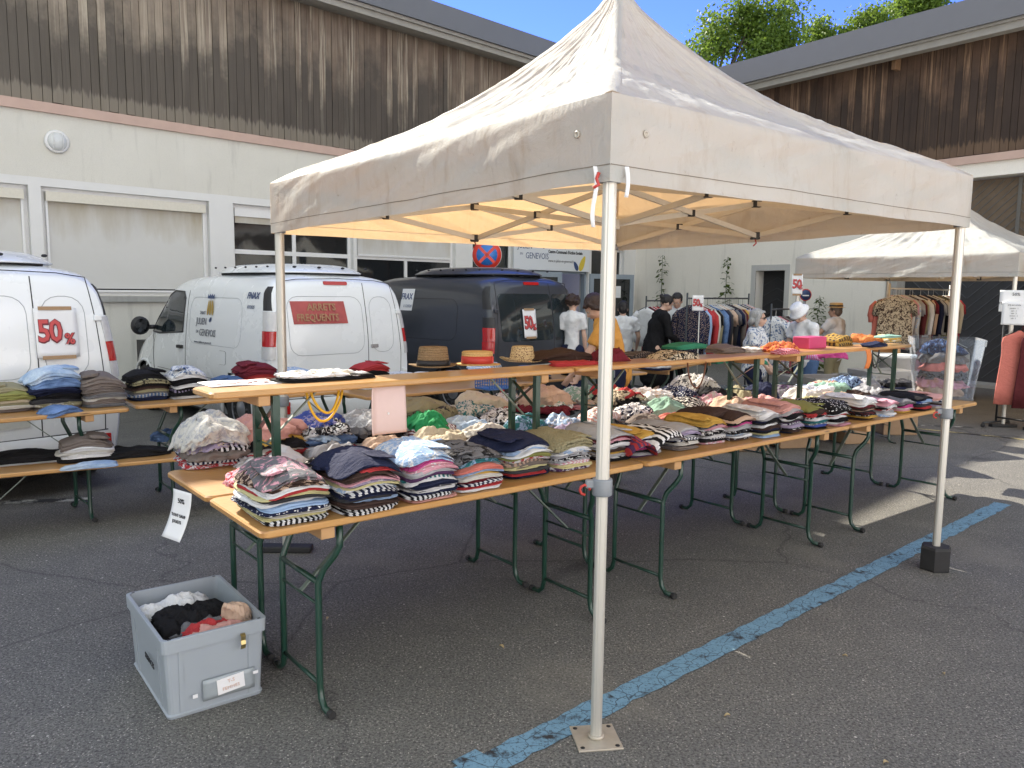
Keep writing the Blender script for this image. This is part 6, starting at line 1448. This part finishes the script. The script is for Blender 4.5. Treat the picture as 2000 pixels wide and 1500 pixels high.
hanging((atd(2030,640,9.6).x,atd(2030,640,9.6).y,1.32),V((1,-.2,0)),'m','dark red dress cut off by the right edge of the photo',.40,.95,.06,sleeve=False,flare=1.25,group='clothes hanging on the racks')
# white bin behind the far shelf legs
q=put(1752,700,9.4) if 'put' in globals() else V((5,9,0)); b=MB(); b.lathe([(.15,.3),(.17,.32),(.20,.90),(.215,.90),(.215,.94),(.20,.94),(.165,.35),(0,.35)],(0,0,0),28); o=b.obj('white_bin',plain('white_bucket_plastic',(.62,.62,.60),.4)); o.location=(q.x,q.y,-.0); tag(o,'white round plastic bin behind the far legs of the shelf','bin')
b=MB(); b.box((0,0,.15),(.4,.4,.298),bev=.01); o=b.obj('cardboard_box',M_brow); o.location=q; tag(o,'brown box that the white round bin stands on','box','boxes under the bins')
# ------------------------------------------------------------------ people
def skinmat(name,c):
    g=NG(name); n=g.noise(g.tc(),18,3); g.set(base=g.mix(tuple(x*.88 for x in c),tuple(x*1.1 for x in c),n),rough=.5,spec=.35); g.b.inputs['Subsurface Weight'].default_value=.0; return g.m
M_skin=skinmat('skin_light',(.56,.36,.27)); M_skin2=skinmat('skin_tan',(.46,.28,.20))
def hairmat(name,c):
    g=NG(name); s=g.tc(); w=g.noise(g.map(s,(30,30,4)),4,4,.7); g.set(base=g.mix(tuple(x*.5 for x in c),tuple(min(1,x*1.5) for x in c),w),rough=.5,spec=.4); g.bump(w,.8,.006); return g.m
H_brown=hairmat('brown_hair',(.06,.035,.02)); H_black=hairmat('black_hair',(.012,.010,.010)); H_grey=hairmat('grey_hair',(.30,.30,.29)); H_ginger=hairmat('grey_brown_hair',(.16,.12,.09)); H_dkb=hairmat('dark_brown_hair',(.035,.018,.012))
def ell(b,c,r,M=None,n=16,m=10):
    c=V(c); 
    def f(u,v):
        a=2*math.pi*u; p=math.pi*(v-.5); q=V((r[0]*math.cos(a)*math.cos(p),r[1]*math.sin(a)*math.cos(p),r[2]*math.sin(p))); return c+((M@q) if M is not None else q)
    b.grid(f,n,m,closeu=True); return b
def cap_tube(b,pts,rs,n=12):
    pts=[V(p) for p in pts]; b.tube(pts,list(rs),n); ell(b,pts[0],(rs[0],)*3,n=n,m=7); ell(b,pts[-1],(rs[-1],)*3,n=n,m=7)
def fuse(b,name,mat,parent,vox=.010,smooth=5,wr=0.,seed=0,wsc=9):
    me=b.mesh('tmp',mat); o=bpy.data.objects.new('tmp',me); col.objects.link(o)
    r=o.modifiers.new('r','REMESH'); r.mode='VOXEL'; r.voxel_size=vox; r.use_smooth_shade=True
    s=o.modifiers.new('s','SMOOTH'); s.iterations=smooth; s.factor=.5
    dg=bpy.context.evaluated_depsgraph_get(); dg.update(); m2=bpy.data.meshes.new_from_object(o.evaluated_get(dg)); bpy.data.objects.remove(o)
    if wr:
        for v in m2.vertices:
            p=v.co; k=ridge((p.x*wsc+seed,p.y*wsc,p.z*wsc*.55),2)-.45; v.co=p+v.normal*wr*k
    m2.materials.clear(); m2.materials.append(mat); m2.name=name
    for p in m2.polygons: p.use_smooth=True
    q=bpy.data.objects.new(name,m2); col.objects.link(q); q.parent=parent; return q
def rotp(p,piv,M): return piv+M@(V(p)-piv)
def hand(b,wr,dirv,palm,up=None,s=1.,curl=.5):
    """palm plus five bent fingers; dirv along the fingers, palm normal"""
    d=V(dirv).normalized(); n_=V(palm).normalized(); n_=(n_-d*n_.dot(d)).normalized(); sd=d.cross(n_)
    pc=V(wr)+d*.045*s; Mx=Matrix((sd,n_,d)).transposed(); ell(b,pc,(.040*s,.016*s,.052*s),Mx,12,8); cap_tube(b,[wr,pc],[.024*s,.022*s],8)
    for i,(o_,L) in enumerate(((-.030,.058),(-.010,.070),(.010,.074),(.029,.066))):
        base=V(wr)+d*.085*s+sd*o_*s; p1=base+d*L*.45*s+n_*L*.12*curl*s; p2=p1+(d*.75+n_*.9*curl).normalized()*L*.34*s; p3=p2+(d*.45+n_*1.4*curl).normalized()*L*.26*s
        cap_tube(b,[base,p1,p2,p3],[.0088*s,.0080*s,.0072*s,.0062*s],7)
    tb=V(wr)+d*.03*s+sd*.032*s; cap_tube(b,[tb,tb+(sd*.8+d*.7+n_*.3)*.032*s,tb+(sd*.75+d*1.5+n_*.7)*.034*s],[.0115*s,.010*s,.0085*s],7)
def head(b,c,M,s=1.):
    f=lambda x,y,z: V(c)+M@V((x*s,y*s,z*s))
    ell(b,f(0,-.008,.03),(.074*s,.092*s,.088*s),M,20,14)            # skull
    ell(b,f(0,.022,-.035),(.058*s,.066*s,.072*s),M,18,12)           # face
    ell(b,f(0,.055,-.088),(.028*s,.024*s,.020*s),M,12,8)            # chin
    ell(b,f(0,.078,.028),(.045*s,.016*s,.014*s),M,12,8)             # brow
    cap_tube(b,[f(0,.086,.012),f(0,.100,-.012),f(0,.106,-.028)],[.009*s,.0115*s,.014*s],8)   # nose
    for sg in(-1,1):
        ell(b,f(sg*.076,-.006,-.012),(.010*s,.020*s,.032*s),M,10,8)  # ears
        ell(b,f(sg*.036,.062,-.030),(.022*s,.020*s,.020*s),M,10,8)   # cheeks
    ell(b,f(0,.088,-.054),(.022*s,.011*s,.006*s),M,12,8); ell(b,f(0,.086,-.064),(.020*s,.011*s,.007*s),M,12,8)
M_eye=plain('eye_white',(.5,.48,.46),.3); M_iris=plain('eye_dark',(.02,.015,.012),.2); M_lip=plain('lips',(.40,.16,.14),.5)
def person(px,py,dep,face,label,hair,top,bottom,H=1.65,lean=0.,headturn=0.,nod=0.,arms=None,skin=None,hairstyle='short',sleeve=.5,longsl=False,hat_=None,extra=None,stance=.09,skirt=False,build=1.):
    """(px,py) pixel of the head top at depth dep; face: direction in degrees the chest faces"""
    skin=skin or M_skin; q=atd(px,py,dep); fr=R(face-90); k=H/1.68
    # local frame: x right of the person... +y forward
    P_=lambda x,y,z: V((x*k,y*k,z*k))
    L=Matrix.Rotation(-R(lean),3,'X'); piv=P_(0,0,.93); U=lambda x,y,z: rotp(P_(x,y,z),piv,L)
    neck=U(0,-.005,1.43); Hm=L@Matrix.Rotation(R(headturn),3,'Z')@Matrix.Rotation(-R(nod),3,'X'); hc=neck+(L@Matrix.Rotation(-R(nod*.5),3,'X'))@(V((0,.022,.145))*k)
    ht=hc.z+.115*k; Rz=Matrix.Rotation(fr,3,'Z'); base=V((q.x,q.y,0))-Rz@V((hc.x,hc.y,0))
    T=empty('person',base,fr,label,'person'); 
    dz=q.z-ht   # crouch/tall correction through leg length
    pz=.93*k+dz; Z=V((0,0,dz)); up_=lambda v: v+Z
    b=MB(); s_=build
    sh=[up_(U(-.175*s_,0,1.375)),up_(U(.175*s_,0,1.375))]; nk=up_(neck); pel=V((0,0,pz)); ch=up_(U(0,.01,1.25)); wa=up_(U(0,.01,1.08))
    cap_tube(b,[pel,wa,ch,up_(U(0,-.005,1.36))],[.135*k*s_,.118*k*s_,.130*k*s_,.10*k],14)
    cap_tube(b,[sh[0]*.75+nk*.25-V((0,0,.02)),sh[1]*.75+nk*.25-V((0,0,.02))],[.062*k,.062*k],12)
    cap_tube(b,[up_(U(0,-.01,1.38)),nk+V((0,0,.03)),up_(hc)-V((0,0,.05))],[.058*k,.050*k,.048*k],12)
    head(b,up_(hc),Hm,k*1.03)
    arms=arms or [((-.27,.02,1.10),(-.27,.10,.86)),((.27,.02,1.10),(.27,.10,.86))]
    aj=[]
    for i,sg in enumerate((-1,1)):
        e=up_(U(*arms[i][0])); w_=up_(U(*arms[i][1])); aj.append((sh[i],e,w_))
        cap_tube(b,[sh[i],sh[i].lerp(e,.5),e,e.lerp(w_,.35),w_],[.050*k*s_,.044*k*s_,.036*k,.034*k,.024*k],12)
        hand(b,w_,(w_-e).normalized()+V((0,0,-.2)),V((-sg*.8,.5,-.2)),s=k,curl=.6)
    lg=[]
    for i,sg in enumerate((-1,1)):
        hp=pel+V((sg*.09*k,0,-.03)); kn=V((sg*stance*k,.03,pz*.53)); an=V((sg*stance*k*1.1,-.02,.075)); lg.append((hp,kn,an))
        cap_tube(b,[hp,hp.lerp(kn,.5),kn,kn.lerp(an,.35),an],[.088*k*s_,.072*k*s_,.052*k,.052*k,.034*k],12)
        cap_tube(b,[an+V((0,-.03,-.035)),an+V((0,.10,-.045)),an+V((0,.17,-.05))],[.032,.034,.026],10)
    body=fuse(b,'body',skin,T,.0115,4)
    # face details
    F=lambda x,y,z: up_(hc)+Hm@(V((x,y,z))*k*1.03)
    for sg in(-1,1):
        b=MB(); ell(b,F(sg*.030,.076,.004),(.0125*k,.007*k,.0075*k),Hm,10,8); o=b.obj('eye',M_eye,body); b=MB(); ell(b,F(sg*.030,.0815,.003),(.006*k,.004*k,.006*k),Hm,8,6); b.obj('iris',M_iris,o) if False else b.obj('pupil',M_iris,body)
    b=MB(); ell(b,F(0,.0955,-.059),(.020*k,.006*k,.0065*k),Hm,12,6); b.obj('lips',M_lip,body)
    # hair
    b=MB()
    ell(b,F(0,-.016,.042),(.086*k,.100*k,.094*k),Hm,22,14)
    if hairstyle in('short','bob','long'):
        ell(b,F(0,-.05,-.005),(.080*k,.062*k,.085*k),Hm,18,12)
    if hairstyle=='bob':
        for sg in(-1,1): cap_tube(b,[F(sg*.070,.012,.05),F(sg*.088,-.004,-.02),F(sg*.083,-.012,-.085)],[.030*k,.032*k,.026*k],10)
        cap_tube(b,[F(-.06,-.07,-.03),F(0,-.085,-.06),F(.06,-.07,-.03)],[.04*k,.045*k,.04*k],10); cap_tube(b,[F(-.05,.062,.075),F(0,.076,.082),F(.05,.062,.075)],[.020*k,.020*k,.020*k],8)
    if hairstyle=='bangs':
        for sg in(-1,1): cap_tube(b,[F(sg*.066,.02,.05),F(sg*.084,.0,-.01),F(sg*.074,-.03,-.04)],[.026*k,.024*k,.02*k],10)
        cap_tube(b,[F(-.05,.064,.055),F(0,.082,.052),F(.05,.064,.055)],[.024*k,.022*k,.024*k],8); ell(b,F(0,-.075,-.01),(.06*k,.05*k,.06*k),Hm,14,10)
    if hairstyle=='curly':
        rr=random.Random(7)
        for i in range(46):
            a=rr.uniform(0,6.28); z=rr.uniform(-.4,1); r=math.sqrt(max(0,1-z*z)); p=V((r*math.cos(a)*.088,r*math.sin(a)*.10-.02,z*.09+.035))
            if p.y>.05 and p.z<.06: continue
            ell(b,F(*p),(.026*k,)*3,Hm,8,6)
    if hairstyle=='bun': ell(b,F(0,-.115,.06),(.036*k,.034*k,.034*k),Hm,12,8); cap_tube(b,[F(0,-.09,.04),F(0,-.11,.055)],[.03*k,.03*k],8)
    # hairline cut: drop what would cover the face
    ho=fuse(b,'hair',hair,T,.009,1,.009,px,30)
    me=ho.data; bm=bmesh.new(); bm.from_mesh(me); iM=Hm.inverted(); cc_=up_(hc)
    dl=[]
    for f in bm.faces:
        p=iM@(f.calc_center_median()-cc_)/(k*1.03); lim=.055 if hairstyle=='bangs' else .072
        if p.y>.035 and p.z<lim and abs(p.x)<.062: dl.append(f)
        elif p.y>.02 and p.z<-.0 and abs(p.x)<.056: dl.append(f)
    bmesh.ops.delete(bm,geom=dl,context='FACES'); bm.to_mesh(me); bm.free()
    # top
    b=MB(); g_=.016*k
    low=.88 if not skirt else .55
    cap_tube(b,[pel+V((0,0,-.04)) if not skirt else V((0,0,pz-.42)),pel+V((0,0,.06)),wa,ch,up_(U(0,-.0,1.37))],[.155*k*s_+(.05 if skirt else 0),.148*k*s_,.140*k*s_,.155*k*s_,.120*k],18)
    cap_tube(b,[sh[0]*.8+nk*.2-V((0,0,.02)),sh[1]*.8+nk*.2-V((0,0,.02))],[.090*k,.090*k],12)
    for (a_,e,w_) in aj:
        if longsl: cap_tube(b,[a_,e,e.lerp(w_,.9)],[.068*k,.054*k,.042*k],12)
        else: 
            m_=a_.lerp(e,sleeve+.12); b.tube([a_+V((0,0,.0)),a_.lerp(e,.3),m_],[.070*k,.068*k,.066*k],12); ell(b,a_,(.070*k,)*3)
    fuse(b,'top',top,T,.015,3,.016,px,9)
    b=MB(); 
    if not skirt:
        cap_tube(b,[pel+V((0,0,.04)),pel+V((0,0,-.05))],[.142*k*s_,.148*k*s_],16)
        for (hp,kn,an) in lg: b.tube([hp,kn,an+V((0,0,.03))],[.105*k*s_,.075*k,.062*k],12); ell(b,hp,(.10*k,)*3)
        fuse(b,'trousers',bottom,T,.018,4,.008,px+3,11)
    for (hp,kn,an) in lg:
        b=MB(); cap_tube(b,[an+V((0,-.035,-.035)),an+V((0,.09,-.042)),an+V((0,.18,-.05))],[.040,.042,.034],10); fuse(b,'shoe',M_trim,T,.012,2)
    if extra: extra(T,F,U,up_,k,Hm)
    return T
def Mh(F,Hm,x,y,z): M_=Hm.to_4x4(); M_.translation=F(x,y,z); return M_
def hatx(kind):
    def f(T,F,U,up_,k,Hm):
        M_=Mh(F,Hm,0,-.012,.070)@Matrix.Scale(.84 if kind=='bucket' else 1.,4)
        if kind=='bucket':
            b=MB(); b.lathe([(.165,-.055),(.150,-.03),(.112,.0),(.104,.035),(.100,.075),(.085,.092),(.04,.098),(0,.099)],(0,0,0),36,M=M_,sx=.92,sy=1.05); g=NG('white_lace_cotton'); v=g.vor(g.tc(),70); g.set(base=g.mix((.70,.71,.73),(.35,.35,.36),g.ramp(v,[(.2,.35),(.35,0)])),rough=.85); g.bump(v,.6,.003); o=b.obj('bucket_hat',g.m,T); solidify(o,.003)
        elif kind=='straw':
            b=MB(); b.lathe([(.150,-.012),(.12,-.008),(.098,.0),(.096,.05),(.092,.062),(.05,.068),(0,.068)],(0,0,0),36,M=M_,sx=.92,sy=1.08); o=b.obj('straw_hat',M_str2,T); solidify(o,.003)
            b=MB(); b.lathe([(.1005,.003),(.0995,.028)],(0,0,0),36,M=M_,sx=.92,sy=1.08); o=b.obj('hat_band',M_ribk,T); solidify(o,.002)
        elif kind=='glasses':
            b=MB()
            for sg in(-1,1): ell(b,F(sg*.032,.088,.004),(.026*k,.007*k,.020*k),Hm,14,8)
            b.tube([F(-.055,.078,.008),F(-.078,.03,.006),F(-.082,-.01,.0)],.003,5); b.tube([F(.055,.078,.008),F(.078,.03,.006),F(.082,-.01,.0)],.003,5); b.tube([F(-.01,.094,.008),F(.01,.094,.008)],.003,5); b.obj('sunglasses',plain('dark_lens',(.008,.008,.01),.08),T)
            b=MB(); c=up_(U(.02,.165,1.17)); b.box((c.x,c.y+.012,c.z),(.07,.004,.09)); b.obj('name_badge',M_paper,T); b=MB(); b.tube([up_(U(-.07,.03,1.42)),up_(U(-.03,.13,1.28)),c+V((0,.01,.04)),up_(U(.05,.13,1.28)),up_(U(.08,.03,1.42))],.004,5); b.obj('lanyard',M_black,T)
        elif kind=='lanyard':
            b=MB(); c=up_(U(0,.17,1.15)); b.tube([up_(U(-.07,.03,1.42)),up_(U(-.03,.14,1.28)),c,up_(U(.03,.14,1.28)),up_(U(.07,.03,1.42))],.006,5); b.obj('lanyard',M_navy,T)
    return f
person(1119,577,10.8,80,'person with short curly brown hair and white T-shirt, back turned, right of the dark van',H_dkb,cloth('W'),cloth('N'),1.60,hairstyle='curly',build=.72,arms=[((-.18,.0,1.1),(-.17,.12,.92)),((.18,.0,1.1),(.19,.06,.86))])
person(1163,576,7.3,168,'woman with brown bangs and orange T-shirt bending over the table behind the near pole',H_dkb,cloth('a'),cloth('N'),1.64,lean=16,nod=24,hairstyle='bangs',build=.92,arms=[((-.20,.22,1.14),(-.12,.42,1.0)),((.22,.14,1.12),(.16,.36,.98))])
person(1217,590,12.4,85,'person with short black hair and white T-shirt, back turned, between pole and red jacket',H_black,cloth('W'),cloth('N'),1.6,hairstyle='short',build=1.12,nod=14,arms=[((-.27,.04,1.12),(-.24,.2,.98)),((.27,.04,1.12),(.25,.16,.95))])
person(1302,578,11.6,8,'person in black patterned clothes with dark hair, side-on before the coat rack',H_black,cloth('Kc:x') if False else cloth('K'),cloth('K'),1.66,lean=10,nod=20,hairstyle='bun',build=1.15,longsl=True,skirt=True,arms=[((-.22,.14,1.14),(-.12,.34,1.08)),((.24,.10,1.12),(.16,.32,1.04))])
person(1323,574,12.3,250,'woman in white T-shirt with tied dark hair and blue lanyard, facing us by the coats',H_black,cloth('W'),cloth('K'),1.67,nod=22,lean=4,hairstyle='bun',build=.92,skin=M_skin2,arms=[((-.25,.03,1.12),(-.08,.24,1.05)),((.25,.03,1.12),(.06,.26,1.02))],extra=hatx('lanyard'))
person(1481,605,9.9,335,'grey-haired woman in sunglasses and blue printed blouse behind the taupe bag',H_grey,cloth('WB:i'),cloth('N'),1.58,hairstyle='bob',headturn=8,build=1.12,arms=[((-.26,.02,1.12),(-.2,.16,.95)),((.26,.04,1.12),(.2,.18,.95))],extra=hatx('glasses'))
person(1563,597,10.3,205,'woman in white crocheted bucket hat and white T-shirt, head bent down',H_grey,cloth('W'),cloth('B'),1.6,lean=10,nod=34,hairstyle='short',build=1.02,arms=[((-.25,.08,1.12),(-.16,.26,1.0)),((.25,.08,1.12),(.18,.28,1.0))],extra=hatx('bucket'))
person(1632,594,13.0,130,'person in flat straw hat and white T-shirt seen from behind, reaching left',H_ginger,cloth('W'),cloth('k'),1.64,hairstyle='short',build=1.15,skin=M_skin2,headturn=10,arms=[((-.30,.12,1.2),(-.30,.36,1.18)),((.27,.04,1.12),(.25,.18,1.0))],extra=hatx('straw'))
